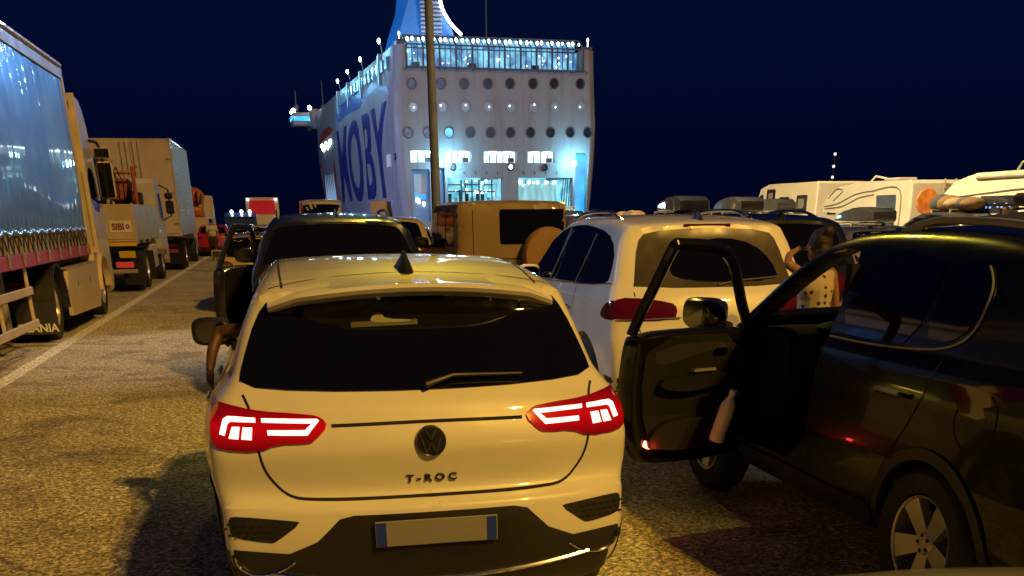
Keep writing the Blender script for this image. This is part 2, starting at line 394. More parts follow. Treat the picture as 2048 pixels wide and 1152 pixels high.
def wheel(root, x, y, r=0.34, w=0.22, side=1, spokes=5, hi=True, steer=0.0, rimr=0.62, rim_m=None):
    n = 40 if hi else 20; M = Matrix.Translation((x, y, r)) @ Matrix.Rotation(steer, 4, 'Z') @ Matrix.Scale(side, 4, (0, 1, 0))
    b = MB(); k = rimr*r
    b.lathe([(k, -w/2), (r*.90, -w/2), (r*.97, -w*.42), (r, -w*.3), (r, w*.3), (r*.97, w*.42), (r*.90, w/2), (k*1.03, w*.46), (k, w*.36), (k, -w/2)], M, n)
    t = b.obj('wheel', RUBBER, root, smooth=True)
    b = MB()
    b.lathe([(k*.985, -w*.4), (k*.985, w*.44), (k*.93, w*.42), (k*.92, -w*.3), (k*.3, -w*.3)], M, n)
    for i in range(spokes):
        a = 2*math.pi*i/spokes+0.3; Mr = M @ Matrix.Rotation(a, 4, 'Y'); hw0, hw1 = k*.16, k*.26
        b.add([(k*.2, w*.30, -hw0), (k*.2, w*.30, hw0), (k*.95, w*.40, hw1), (k*.95, w*.40, -hw1), (k*.2, w*.1, -hw0), (k*.2, w*.1, hw0), (k*.95, w*.2, hw1), (k*.95, w*.2, -hw1)],
              [(0, 1, 2, 3), (7, 6, 5, 4), (0, 3, 7, 4), (1, 5, 6, 2)], Mr)
    b.lathe([(0.001, w*.34), (k*.2, w*.34), (k*.27, w*.28), (k*.27, 0)], M, 20)
    rm = b.obj('rim', rim_m or ALU, t, smooth=True, ang=30)
    if hi:
        b = MB()
        for i in range(5):
            a = 2*math.pi*i/5; b.lathe([(0.001, w*.345), (k*.045, w*.345), (k*.05, w*.2)], M @ Matrix.Rotation(a, 4, 'Y') @ Matrix.Translation((k*.17, 0.002, 0)), 8)
        b.obj('wheel_nut', PLASTIC, t)
        b = MB(); b.lathe([(0.001, -w*.25), (k*.8, -w*.25)], M, 20); b.obj('brake_disc', DGREY, t)
    return t
def cyl_cutter(x, z, r, y0, y1):
    b = MB(); n = 40; b.prism([(x+r*math.cos(2*math.pi*i/n), z+r*math.sin(2*math.pi*i/n)) for i in range(n)], y0, y1); return b.obj('cutter', SEAMM)

# ------------------------------------------------------------------ ground
def asphalt():
    m = bpy.data.materials.new('asphalt'); m.use_nodes = True; t = m.node_tree; p = t.nodes['Principled BSDF']; N = t.nodes.new; L = t.links.new
    c = N('ShaderNodeTexCoord'); vo = N('ShaderNodeTexVoronoi'); vo.inputs['Scale'].default_value = 62; L(c.outputs['Object'], vo.inputs['Vector'])
    n1 = N('ShaderNodeTexNoise'); n1.inputs['Scale'].default_value = 26; n1.inputs['Detail'].default_value = 8; n1.inputs['Roughness'].default_value = 0.75; L(c.outputs['Object'], n1.inputs['Vector'])
    n2 = N('ShaderNodeTexNoise'); n2.inputs['Scale'].default_value = 0.35; n2.inputs['Detail'].default_value = 6; L(c.outputs['Object'], n2.inputs['Vector'])
    sp = N('ShaderNodeSeparateColor'); L(vo.outputs['Color'], sp.inputs[0])
    r1 = N('ShaderNodeValToRGB'); L(sp.outputs[0], r1.inputs[0]); e = r1.color_ramp.elements
    e[0].position = 0; e[0].color = (0.13, 0.12, 0.095, 1); e[1].position = 1; e[1].color = (0.80, 0.77, 0.70, 1)
    x = r1.color_ramp.elements.new(0.45); x.color = (0.39, 0.36, 0.28, 1); x = r1.color_ramp.elements.new(0.85); x.color = (0.66, 0.61, 0.49, 1)
    r2 = N('ShaderNodeValToRGB'); L(n1.outputs['Fac'], r2.inputs[0]); r2.color_ramp.elements[0].position = 0.38; r2.color_ramp.elements[1].position = 0.62
    r2.color_ramp.elements[0].color = (0.20, 0.185, 0.16, 1); r2.color_ramp.elements[1].color = (1.75, 1.72, 1.6, 1)
    r3 = N('ShaderNodeValToRGB'); L(n2.outputs['Fac'], r3.inputs[0]); r3.color_ramp.elements[0].position = 0.3; r3.color_ramp.elements[1].position = 0.7
    r3.color_ramp.elements[0].color = (0.72, 0.72, 0.72, 1); r3.color_ramp.elements[1].color = (1.15, 1.15, 1.15, 1)
    a = N('ShaderNodeMix'); a.data_type = 'RGBA'; a.blend_type = 'MULTIPLY'; a.inputs[0].default_value = 1; L(r1.outputs[0], a.inputs[6]); L(r2.outputs[0], a.inputs[7])
    b = N('ShaderNodeMix'); b.data_type = 'RGBA'; b.blend_type = 'MULTIPLY'; b.inputs[0].default_value = 1; L(a.outputs[2], b.inputs[6]); L(r3.outputs[0], b.inputs[7])
    n3 = N('ShaderNodeTexNoise'); n3.inputs['Scale'].default_value = 1.1; n3.inputs['Detail'].default_value = 9; n3.inputs['Distortion'].default_value = 1.2; L(c.outputs['Object'], n3.inputs['Vector'])
    r4 = N('ShaderNodeValToRGB'); L(n3.outputs['Fac'], r4.inputs[0]); r4.color_ramp.elements[0].position = 0.33; r4.color_ramp.elements[0].color = (0.48, 0.46, 0.44, 1); r4.color_ramp.elements[1].position = 0.47; r4.color_ramp.elements[1].color = (1, 1, 1, 1)
    d = N('ShaderNodeMix'); d.data_type = 'RGBA'; d.blend_type = 'MULTIPLY'; d.inputs[0].default_value = .8; L(b.outputs[2], d.inputs[6]); L(r4.outputs[0], d.inputs[7])
    v2 = N('ShaderNodeTexVoronoi'); v2.feature = 'DISTANCE_TO_EDGE'; v2.inputs['Scale'].default_value = 0.28; wn = N('ShaderNodeTexNoise'); wn.inputs['Scale'].default_value = 2.0; wn.inputs['Detail'].default_value = 6; L(c.outputs['Object'], wn.inputs['Vector'])
    wa = N('ShaderNodeMix'); wa.data_type = 'RGBA'; wa.blend_type = 'ADD'; wa.inputs[0].default_value = .5; L(c.outputs['Object'], wa.inputs[6]); L(wn.outputs['Color'], wa.inputs[7]); L(wa.outputs[2], v2.inputs['Vector'])
    r5 = N('ShaderNodeValToRGB'); L(v2.outputs['Distance'], r5.inputs[0]); r5.color_ramp.elements[0].position = 0.0; r5.color_ramp.elements[0].color = (.35, .34, .33, 1); r5.color_ramp.elements[1].position = 0.006; r5.color_ramp.elements[1].color = (1, 1, 1, 1)
    g = N('ShaderNodeMix'); g.data_type = 'RGBA'; g.blend_type = 'MULTIPLY'; g.inputs[0].default_value = .8; L(d.outputs[2], g.inputs[6]); L(r5.outputs[0], g.inputs[7])
    L(g.outputs[2], p.inputs['Base Color']); p.inputs['Roughness'].default_value = 0.75
    bu = N('ShaderNodeBump'); bu.inputs['Strength'].default_value = 0.9; bu.inputs['Distance'].default_value = 0.012; L(n1.outputs['Fac'], bu.inputs['Height']); L(bu.outputs[0], p.inputs['Normal'])
    return m
ASPH = asphalt()
b = MB(); b.add([(-700, -60, 0), (700, -60, 0), (700, 130, 0), (-700, 130, 0)], [(0, 1, 2, 3)])
tag(b.obj('quay_asphalt', ASPH), kind='structure')
WATER = mat('sea_water', (0.004, 0.008, 0.02), 0.12, bump=0.6, bscale=0.4)
b = MB(); b.add([(-2500, -60, -2.5), (2500, -60, -2.5), (2500, 3000, -2.5), (-2500, 3000, -2.5)], [(0, 1, 2, 3)])
tag(b.obj('sea', WATER), kind='structure')
b = MB(); b.box(-700, 700, 130, 130.6, -3, 0.25); tag(b.obj('quay_edge', mat('concrete', (0.3, 0.29, 0.27), 0.8)), kind='structure')
def lane_line():
    m = mat('worn_lane_paint', (0.92, 0.90, 0.84), 0.7, var=0.15, vscale=9, bump=0.5, bscale=60)
    t = m.node_tree; p = t.nodes['Principled BSDF']; n = t.nodes.new('ShaderNodeTexNoise'); n.inputs['Scale'].default_value = 24; n.inputs['Detail'].default_value = 7
    r = t.nodes.new('ShaderNodeValToRGB'); r.color_ramp.elements[0].position = 0.34; r.color_ramp.elements[1].position = 0.52; c = t.nodes.new('ShaderNodeTexCoord')
    t.links.new(c.outputs['Object'], n.inputs['Vector']); t.links.new(n.outputs['Fac'], r.inputs[0]); t.links.new(r.outputs[0], p.inputs['Alpha'])
    b = MB(); M = Matrix.Rotation(LANE, 4, 'Z')
    b.add([(-3.5, 2, .004), (-3.3, 2, .004), (-3.3, 90, .004), (-3.5, 90, .004)], [(0, 1, 2, 3)], M)
    tag(b.obj('lane_line', m), kind='structure')
lane_line()
def litter():
    b = MB(); rnd = random.Random(4)
    for k in range(70):
        n, a = rnd.uniform(-3.1, -0.9), rnd.uniform(3.9, 11); c = W(n, a, 0.006); s = rnd.uniform(.006, .017); t = rnd.uniform(0, 3)
        b.add([(c.x+s*math.cos(t+q)*rnd.uniform(.6, 1.6), c.y+s*math.sin(t+q), c.z+rnd.uniform(0, .01)) for q in (0, 1.3, 2.6, 4.0, 5.2)], [(0, 1, 2, 3, 4)])
    tag(b.obj('paper_litter', mat('paper', (0.75, 0.73, 0.68), 0.8)), 'scattered white specks of paper litter on the asphalt', 'litter', kind='stuff')
litter()

# ------------------------------------------------------------------ shared car pieces
def wing_mirror(car_root, x, y, z, side, m, s=1.0, reach=0.2):
    b = MB(); yc = y+side*(reach*.62)
    vs = []; fs = []; n = 20
    prof = [(-.105, .80, .82), (-.085, .98, .98), (-.03, 1, 1), (.03, .92, .95), (.075, .72, .78), (.1, .35, .45)]
    for x_, sy, sz in prof:
        for k in range(n):
            t = 2*math.pi*k/n; cy = math.copysign(abs(math.cos(t))**.6, math.cos(t)); cz = math.copysign(abs(math.sin(t))**.6, math.sin(t))
            vs.append((x+x_*s, yc+side*0.02+cy*.125*s*sy, z+cz*.085*s*sz))
    N = len(prof)
    for i in range(N-1):
        for k in range(n): fs.append((i*n+k, (i+1)*n+k, (i+1)*n+(k+1) % n, i*n+(k+1) % n))
    fs += [tuple(range(n)), tuple(range(N*n-1, (N-1)*n-1, -1))]
    b.add(vs, fs)
    o = b.obj('wing_mirror', m, car_root, smooth=True, ang=45)
    b = MB(); b.tube([(x+.02, y-side*.06, z-.07), (x+.02, y+side*.03, z-.065), (x, yc, z-.05)], .028*s, 8); b.obj('mirror_arm', PLASTIC, o, smooth=True)
    g = MB(); g.add([(x-.108*s, yc+side*0.02+math.copysign(abs(math.cos(t))**.6, math.cos(t))*.095*s, z+math.copysign(abs(math.sin(t))**.6, math.sin(t))*.062*s) for t in [2*math.pi*k/n for k in range(n)]], [tuple(range(n))])
    g.obj('mirror_glass', mat('mirror_silver', (.14, .14, .14), .06, metal=1), o)
    return o
def shark_fin(root, x, z, m=PLASTIC, s=1.0):
    b = MB(); prof = [(-.10, 0, .006), (-.07, .02, .02), (-.02, .058, .026), (.0, .070, .024), (.03, .055, .028), (.09, .02, .034), (.14, .004, .02)]
    vs = []; fs = []
    for px, h, w in prof: vs += [(x+px*s, -w*s*1.3, z-.01), (x+px*s, w*s*1.3, z-.01), (x+px*s, w*s*.22, z+h*s), (x+px*s, -w*s*.22, z+h*s)]
    for i in range(len(prof)-1):
        a = 4*i; c = a+4
        fs += [(a, a+3, c+3, c), (a+3, a+2, c+2, c+3), (a+2, a+1, c+1, c+2), (a+1, a, c, c+1)]
    fs += [(0, 1, 2, 3), (4*len(prof)-1, 4*len(prof)-2, 4*len(prof)-3, 4*len(prof)-4)]
    b.add(vs, fs); return b.obj('roof_antenna', m, root, smooth=True, ang=50)
def roof_rail(car, y, x0, x1, m, h=0.05, r=0.016):
    def zt(x): return car.hit('top', x, y)[0].z
    b = MB(); n = 14; pts = []
    for i in range(n+1):
        t = i/n; x = x0+(x1-x0)*t; lift = h*min(1, 5*t, 5*(1-t)) if 0 < t < 1 else -0.01
        pts.append((x, y, zt(x)+lift))
    b.tube(pts, r, 8)
    for t in (.08, .92): x = x0+(x1-x0)*t; b.box(x-.06, x+.06, y-r*.8, y+r*.8, zt(x)-.02, zt(x)+h*.5)
    return b.obj('roof_rail', m, car.root, smooth=True, ang=40)

# ------------------------------------------------------------------ the white hatchback in front of the camera
def troc():
    root = vroot('hatchback_car', 0.55, 4.10, 'white hatchback with lit red tail lamps and a round badge, nearest car ahead', 'car', dyaw=R(0.0))
    side = [(.16, .24), (.02, .40), (.0, .56), (.005, .655), (.015, .705), (.075, .715), (.10, .76), (.075, .86), (.060, .93), (.085, 1.005), (.10, 1.03), (.13, 1.10), (.20, 1.155), (.46, 1.485), (.40, 1.525), (.50, 1.553), (1.0, 1.615), (1.6, 1.625), (2.1, 1.595), (2.5, 1.53), (3.15, 1.16), (3.4, 1.10), (3.9, .98), (4.14, .82), (4.23, .62), (4.22, .36), (4.1, .24), (3.9, .2), (.4, .2)]
    wz = [(.2, .82), (.36, .905), (.52, .93), (.66, .925), (.80, .95), (.93, .945), (1.02, .925), (1.10, .89), (1.15, .84), (1.20, .80), (1.36, .735), (1.50, .665), (1.56, .62), (1.64, .56)]
    px = [(0, .93), (.25, .955), (.6, 1.0), (1.1, .985), (2.0, .975), (3.2, .995), (3.7, .97), (4.23, .82)]
    F = Field(side, wz, px, kr=.20, kf=.3, crown=.055, r=.05, it=2)
    car = Car(root, F, TWHITE, hi=True)
    cut = []
    for x in (.82, 3.42):
        for y0, y1 in ((.66, 1.3), (-1.3, -.66)): cut.append(cyl_cutter(x, .345, .39, y0, y1))
    # overlays first (they use the uncut shape), then the wheel wells
    rw = car.patch('rear_window', GLASS, 'rear', [(.755, 1.165), (.735, 1.24), (.66, 1.42), (.60, 1.492), (.3, 1.515), (0, 1.52), (-.3, 1.515), (-.60, 1.492), (-.66, 1.42), (-.735, 1.24), (-.755, 1.165), (-.5, 1.145), (0, 1.138), (.5, 1.145)], off=.006, it=1)
    # wiper and the high brake lamp strip belong to the window
    b = MB(); b.tube([(.155, 0, 1.165), (.19, -.12, 1.195), (.205, -.42, 1.19)], [.014, .009, .006], 8); b.obj('rear_wiper', PLASTIC, rw, smooth=True)
    b = MB(); b.box(.475, .49, -.16, .16, 1.497, 1.507); b.obj('high_brake_lamp', REDL, rw)
    st = car.patch('window_gleam_patch', mat('olive_gleam', (.05, .055, .015), .5), 'rear', [(.275, 1.372), (.275, 1.392), (-.005, 1.398), (-.005, 1.378)], off=.0085, it=0, parent=rw)  # olive patch coloured like a gleam seen in the rear glass
    car.patch('gleam_highlight', mat('gleam_pale', (.20, .21, .14), .4), 'rear', [(.20, 1.392), (.17, 1.424), (.145, 1.426), (.13, 1.40), (.02, 1.396), (.03, 1.388), (.15, 1.386)], off=.011, it=1, grid=.02, parent=st)  # pale patch painted as the bright part of that gleam
    # spoiler lip
    vs = []; fs = []; n = 40
    for i in range(n+1):
        y = -.61+1.22*i/n; u = abs(y)/.61; zt = 1.545-.055*u**2-.02*max(0, u-.8)/.2; xr = .30+.14*u**3
        h = car.hit('top', max(.62, xr+.2), y)[0]
        vs += [(xr, y, zt-.028), (xr-.012, y, zt-.012), (xr+.01, y, zt+.002), (.47, y, zt+.008), (h.x, y, h.z+.002), (.55, y, zt-.08)]
    for i in range(n):
        for k in range(5): fs.append((6*i+k, 6*i+k+1, 6*i+7+k, 6*i+6+k))
    fs += [(0, 1, 2, 3, 4, 5)[::-1], tuple(6*n+k for k in range(6))]
    for i in range(n): fs.append((6*i+5, 6*i, 6*i+6, 6*i+11))
    mesh_obj('roof_spoiler', vs, fs, TWHITE, root, smooth=True, ang=30)
    for y, sg in ((1, 1), (-1, -1)):
        b = MB()
        for i in range(13):
            pass
        car.patch('side_window', GLASS, 'left' if sg > 0 else 'right', [(.78, 1.20), (.95, 1.38), (1.35, 1.49), (2.0, 1.505), (2.35, 1.46), (2.95, 1.22), (2.9, 1.17), (1.8, 1.165), (1.0, 1.165)], off=.004, it=1)
    car.patch('windshield', GLASS, 'front', [(.70, 1.16), (.56, 1.50), (0, 1.56), (-.56, 1.50), (-.70, 1.16), (0, 1.17)], off=.004, it=1)
    # tail lamps: body-side lens and lid lens in one outline, lit light guides on top
    L_ = [(.865, 1.108), (.83, 1.102), (.70, 1.076), (.48, 1.064), (.435, 1.052), (.412, 1.02), (.47, .966), (.50, .957), (.62, .955), (.70, .925), (.85, .932), (.885, .96), (.880, 1.05)]
    for sg in (1, -1):
        pts = [(sg*a, b_) for a, b_ in L_]; pts = pts if sg > 0 else pts[::-1]
        t = car.patch('tail_lamp', REDON, 'rear', pts, off=.010, grid=.03, it=1)
        def bar(P, nm='light_bar'):
            Q = [(sg*a, z) for a, z in P]; car.patch(nm, LBAR, 'rear', Q if sg > 0 else Q[::-1], off=.014, grid=.03, it=0, parent=t)
        bar([(.675, 1.050), (.675, 1.035), (.475, 1.030), (.505, 1.005), (.655, 1.005), (.655, .988), (.498, .986), (.447, 1.040), (.452, 1.046)])
        bar([(.845, .99), (.828, 1.045), (.810, 1.056), (.700, 1.051), (.700, 1.035), (.800, 1.038), (.813, 1.03), (.828, .985)])
        bar([(.812, .975), (.795, 1.018), (.765, 1.018), (.775, .972)]); bar([(.762, .972), (.752, 1.016), (.715, 1.015), (.722, .970)])
    # seams of the tailgate
    T = [(.745, 1.135), (.715, 1.07), (.705, .95), (.69, .86), (.66, .80), (.60, .735), (.50, .722), (0, .722), (-.50, .722), (-.60, .735), (-.66, .80), (-.69, .86), (-.705, .95), (-.715, 1.07), (-.745, 1.135)]
    car.seam('rear', T, w=.011, smooth_it=2)
    car.seam('rear', [(.40, 1.022), (0, 1.028), (-.40, 1.022)], w=.013)
    for v in ('left', 'right'):
        car.seam(v, [(1.05, 1.16), (1.15, .75), (1.25, .45)], w=.007); car.seam(v, [(2.0, 1.16), (2.05, .40)], w=.007)
    car.seam('top', [(.52, .60), (.62, .40), (.68, .0), (.62, -.40), (.52, -.60)], w=.008)
    for sg in (1, -1): car.seam('top', [(.50, .545*sg), (.9, .55*sg), (1.6, .55*sg), (2.4, .56*sg)], w=.010)
    car.finish_seams()
    # black lower bumper, corner vents, chrome surrounds
    car.patch('lower_bumper', PLASTIC, 'rear', [(.88, .515), (.84, .522), (.62, .508), (.50, .560), (.40, .655), (.34, .668), (-.34, .668), (-.40, .655), (-.50, .560), (-.62, .508), (-.84, .522), (-.88, .515), (-.85, .24), (.85, .24)], off=.006, it=0)
    for v in ('left', 'right'):
        car.patch('bumper_cladding', PLASTIC, v, [(.16, .515), (.44, .50), (.44, .26), (.20, .26)], off=.006, it=0)
        for xc in (.82, 3.42):
            n = 18; o = [(xc+.435*math.cos(math.pi*i/n), .345+.435*math.sin(math.pi*i/n)) for i in range(n+1)]+[(xc-.385*math.cos(math.pi*i/n), .345+.385*math.sin(math.pi*i/n)) for i in range(n+1)]
            car.patch('wheel_arch_trim', PLASTIC, v, o, off=.010, grid=.05, it=0)
        car.patch('door_sill_trim', PLASTIC, v, [(1.26, .42), (1.26, .26), (2.98, .26), (2.98, .42)], off=.008, grid=.06, it=0)
    VT = [(.855, .660), (.82, .668), (.60, .652), (.555, .645), (.665, .565), (.69, .555), (.84, .575), (.855, .60)]
    for sg in (1, -1):
        q = [(sg*a, z) for a, z in VT]; v = car.patch('bumper_vent', PLASTIC, 'rear', q if sg > 0 else q[::-1], off=.003, it=1)
        b = MB()
        for i in range(7):
            for j in range(3):
                y = sg*(.655+.033*i+.016*(j % 2)); z = .585+.024*j
                h = car.hit('rear', y, z)[0]; b.box(h.x-.007, h.x-.003, y-.012, y+.012, z-.004, z+.004)
        b.obj('vent_mesh', SEAMM, v)
        pts = [(sg*.60, .475), (sg*.66, .43), (sg*.74, .405), (sg*.80, .415), (sg*.84, .45), (sg*.845, .49)]
        b = MB(); P3 = [car.hit('rear', *p)[0]+Vector((-.01, 0, 0)) for p in soft(pts, 2, False)]; b.tube(P3, .007, 6); b.obj('chrome_trim', CHROME, root, smooth=True)
    b = MB(); P3 = [car.hit('rear', y, .36+.06*(abs(y)/.7)**2)[0]+Vector((-.012, 0, 0)) for y in [x/10 for x in range(-7, 8)]]; b.tube(P3, .010, 6); b.obj('chrome_trim', CHROME, root, smooth=True)
    # plate without characters (unreadable in the photograph) with its blue end bands
    pl = MB(); pl.box(-.022, -.012, -.26, .26, .535, .645, bev=.003); p = pl.obj('number_plate', PLATE, root)
    for sg in (1, -1): b = MB(); b.box(-.0245, -.0225, sg*.215, sg*.255, .54, .64); b.obj('plate_band', PLATEB, p)
    # round badge
    hx = car.hit('rear', 0, .95)[0].x
    M = Matrix.Translation((hx, 0, .95)) @ Matrix.Rotation(R(-96), 4, 'Z') @ Matrix.Rotation(0, 4, 'X')
    Mb = Matrix.Translation((hx+.004, 0, .95)) @ Matrix.Rotation(R(90), 4, 'Z')
    b = MB(); b.lathe([(.0005, .016), (.055, .016), (.058, .018), (.064, .014), (.066, .0)], Mb, 40); bd = b.obj('badge', BLACKP, root, smooth=True, ang=30)
    b = MB(); b.lathe([(.0585, .0185), (.0610, .0205), (.0635, .0165)], Mb, 40)
    def stroke(p0, p1, w=.0065):
        (y0, z0), (y1, z1) = p0, p1; d = Vector((y1-y0, z1-z0)).normalized(); nx, nz = -d.y*w/2, d.x*w/2; X = hx-.016
        q = [(X, y0+nx, z0+nz+.95), (X, y1+nx, z1+nz+.95), (X, y1-nx, z1-nz+.95), (X, y0-nx, z0-nz+.95)]
        b.add(q+[(X+.004, y_, z_) for _, y_, z_ in q], [(0, 1, 2, 3), (0, 4, 5, 1), (1, 5, 6, 2), (2, 6, 7, 3), (3, 7, 4, 0)])
    for sg in (1, -1):
        stroke((sg*.022, .052), (sg*.0, .008)); stroke((sg*.046, .034), (sg*.020, -.047)); stroke((sg*.020, -.047), (0, -.004))
    b.obj('badge_letters', mat('badge_grey', (.09, .09, .10), .25, metal=.6), bd)
    hx = car.hit('rear', 0, .795)[0].x
    text('model_letters', 'T-ROC', PLASTIC, root, MREAR(hx-.004, 0, .782), size=.040, ext=.003, sx_=1.3, font_bold=.0012, spacing=1.55)
    shark_fin(root, .72, F and car.hit('top', .72, 0)[0].z, s=1.15)
    for sg in (1, -1): wing_mirror(root, 2.62, sg*.84, 1.17, sg, PLASTIC, s=.95)
    for sg, v in ((1, 'left'), (-1, 'right')):
        for x in (1.18, 2.12):
            h = car.hit(v, x, 1.0)[0]; b = MB(); b.box(x-.1, x+.1, h.y+sg*.012, h.y+sg*.04, .985, 1.015, bev=.01); b.obj('door_handle', TWHITE, root)
    car.cut(cut)
    for x in (.82, 3.42):
        for sg in (1, -1): wheel(root, x, sg*.80, .335, .22, sg, 5)
    return car
troc()

# ------------------------------------------------------------------ generic car builder
SIDE_SUV = [(.12, .30), (0, .45), (0, .72), (.05, .90), (.06, 1.02), (.12, 1.16), (.20, 1.22), (.52, 1.66), (.50, 1.70), (.62, 1.74), (1.3, 1.79), (2.2, 1.79), (2.75, 1.70), (3.45, 1.22), (3.7, 1.14), (4.3, 1.03), (4.62, .86), (4.74, .6), (4.7, .35), (4.4, .24), (.4, .24)]
SIDE_HATCH = [(.12, .26), (0, .42), (0, .62), (.05, .80), (.08, .98), (.20, 1.05), (.45, 1.36), (.50, 1.42), (1.1, 1.48), (1.9, 1.49), (2.35, 1.42), (3.0, 1.05), (3.3, .97), (3.8, .86), (4.05, .74), (4.12, .5), (4.0, .24), (.4, .2)]
SIDE_EST = [(.12, .26), (0, .42), (0, .62), (.05, .80), (.08, .98), (.16, 1.05), (.38, 1.38), (.48, 1.45), (1.2, 1.50), (2.3, 1.50), (2.75, 1.43), (3.45, 1.05), (3.7, .97), (4.3, .86), (4.55, .74), (4.62, .5), (4.5, .24), (.4, .2)]
SIDE_VAN = [(.08, .30), (0, .45), (0, .8), (.02, 1.1), (.05, 1.3), (.10, 1.78), (.16, 1.88), (.5, 1.94), (2.5, 1.96), (3.4, 1.90), (3.9, 1.72), (4.5, 1.16), (4.75, 1.04), (4.95, .85), (5.0, .5), (4.9, .28), (.4, .24)]
WZ = lambda w, b, r, h: [(.2, w*.9), (.45, w*.97), (.75, w), (b-.12, w*.975), (b, w*.93), (b+.04, w*.90), (b+(h-b)*.6, w*.80), (h-.08, w*r), (h, w*(r-.08))]
PXN = lambda L: [(0, .94), (.3, .975), (.8, 1.0), (L*.7, 1.0), (L-.7, .96), (L-.2, .88), (L, .8)]
FIELDS = {}
STY = {
 'suv': dict(side=SIDE_SUV, w=.97, belt=1.2, r=.72, h=1.79, rear=[(.70, 1.20), (.68, 1.26), (.62, 1.56), (.54, 1.655), (0, 1.68)], rw=[(.50, 1.27), (.60, 1.52), (.95, 1.64), (1.7, 1.70), (2.3, 1.69), (2.7, 1.62), (3.5, 1.21), (3.3, 1.16), (1.2, 1.20), (.6, 1.22)], ws=(.80, 1.24, .62, 1.66), tail=[(.99, .94), (.97, 1.05), (.93, 1.10), (.78, 1.13), (.36, 1.09), (.31, 1.04), (.35, .94)], wh=(.90, 3.80, .37)),
 'hatch': dict(side=SIDE_HATCH, w=.88, belt=1.03, r=.72, h=1.49, rear=[(.64, 1.05), (.62, 1.12), (.56, 1.34), (.50, 1.39), (0, 1.41)], rw=[(.55, 1.10), (.75, 1.30), (1.2, 1.40), (1.9, 1.42), (2.3, 1.36), (2.95, 1.06), (2.8, 1.02), (1.0, 1.04)], ws=(.70, 1.07, .56, 1.38), tail=[(.88, .80), (.87, .95), (.80, .99), (.55, .97), (.52, .84)], wh=(.78, 3.35, .32)),
 'estate': dict(side=SIDE_EST, w=.90, belt=1.03, r=.72, h=1.50, rear=[(.66, 1.05), (.64, 1.12), (.58, 1.36), (.52, 1.41), (0, 1.43)], rw=[(.42, 1.12), (.55, 1.33), (1.2, 1.42), (2.2, 1.43), (2.7, 1.37), (3.4, 1.06), (3.2, 1.02), (.8, 1.04)], ws=(.70, 1.07, .56, 1.38), tail=[(.90, .80), (.89, .98), (.82, 1.0), (.55, .97), (.52, .84)], wh=(.85, 3.75, .32)),
 'van': dict(side=SIDE_VAN, w=.97, belt=1.2, r=.84, h=1.96, rear=[(.78, 1.18), (.77, 1.3), (.73, 1.72), (.68, 1.79), (0, 1.80)], rw=[(.28, 1.24), (.34, 1.72), (1.2, 1.78), (3.2, 1.76), (3.7, 1.66), (4.3, 1.22), (4.1, 1.18), (1.0, 1.19)], ws=(.86, 1.22, .72, 1.74), tail=[(.97, .85), (.96, 1.35), (.90, 1.36), (.84, 1.30), (.84, .88)], wh=(.95, 3.95, .34)),
}
def fieldof(st, sc=1.0):
    k = (st, sc)
    if k not in FIELDS:
        d = STY[st]; side = [(x, z*sc) for x, z in d['side']]
        FIELDS[k] = Field(side, WZ(d['w'], d['belt']*sc, d['r'], d['h']*sc), PXN(max(x for x, _ in side)), kr=.20, kf=.3, crown=.05, r=.06)
    return FIELDS[k]
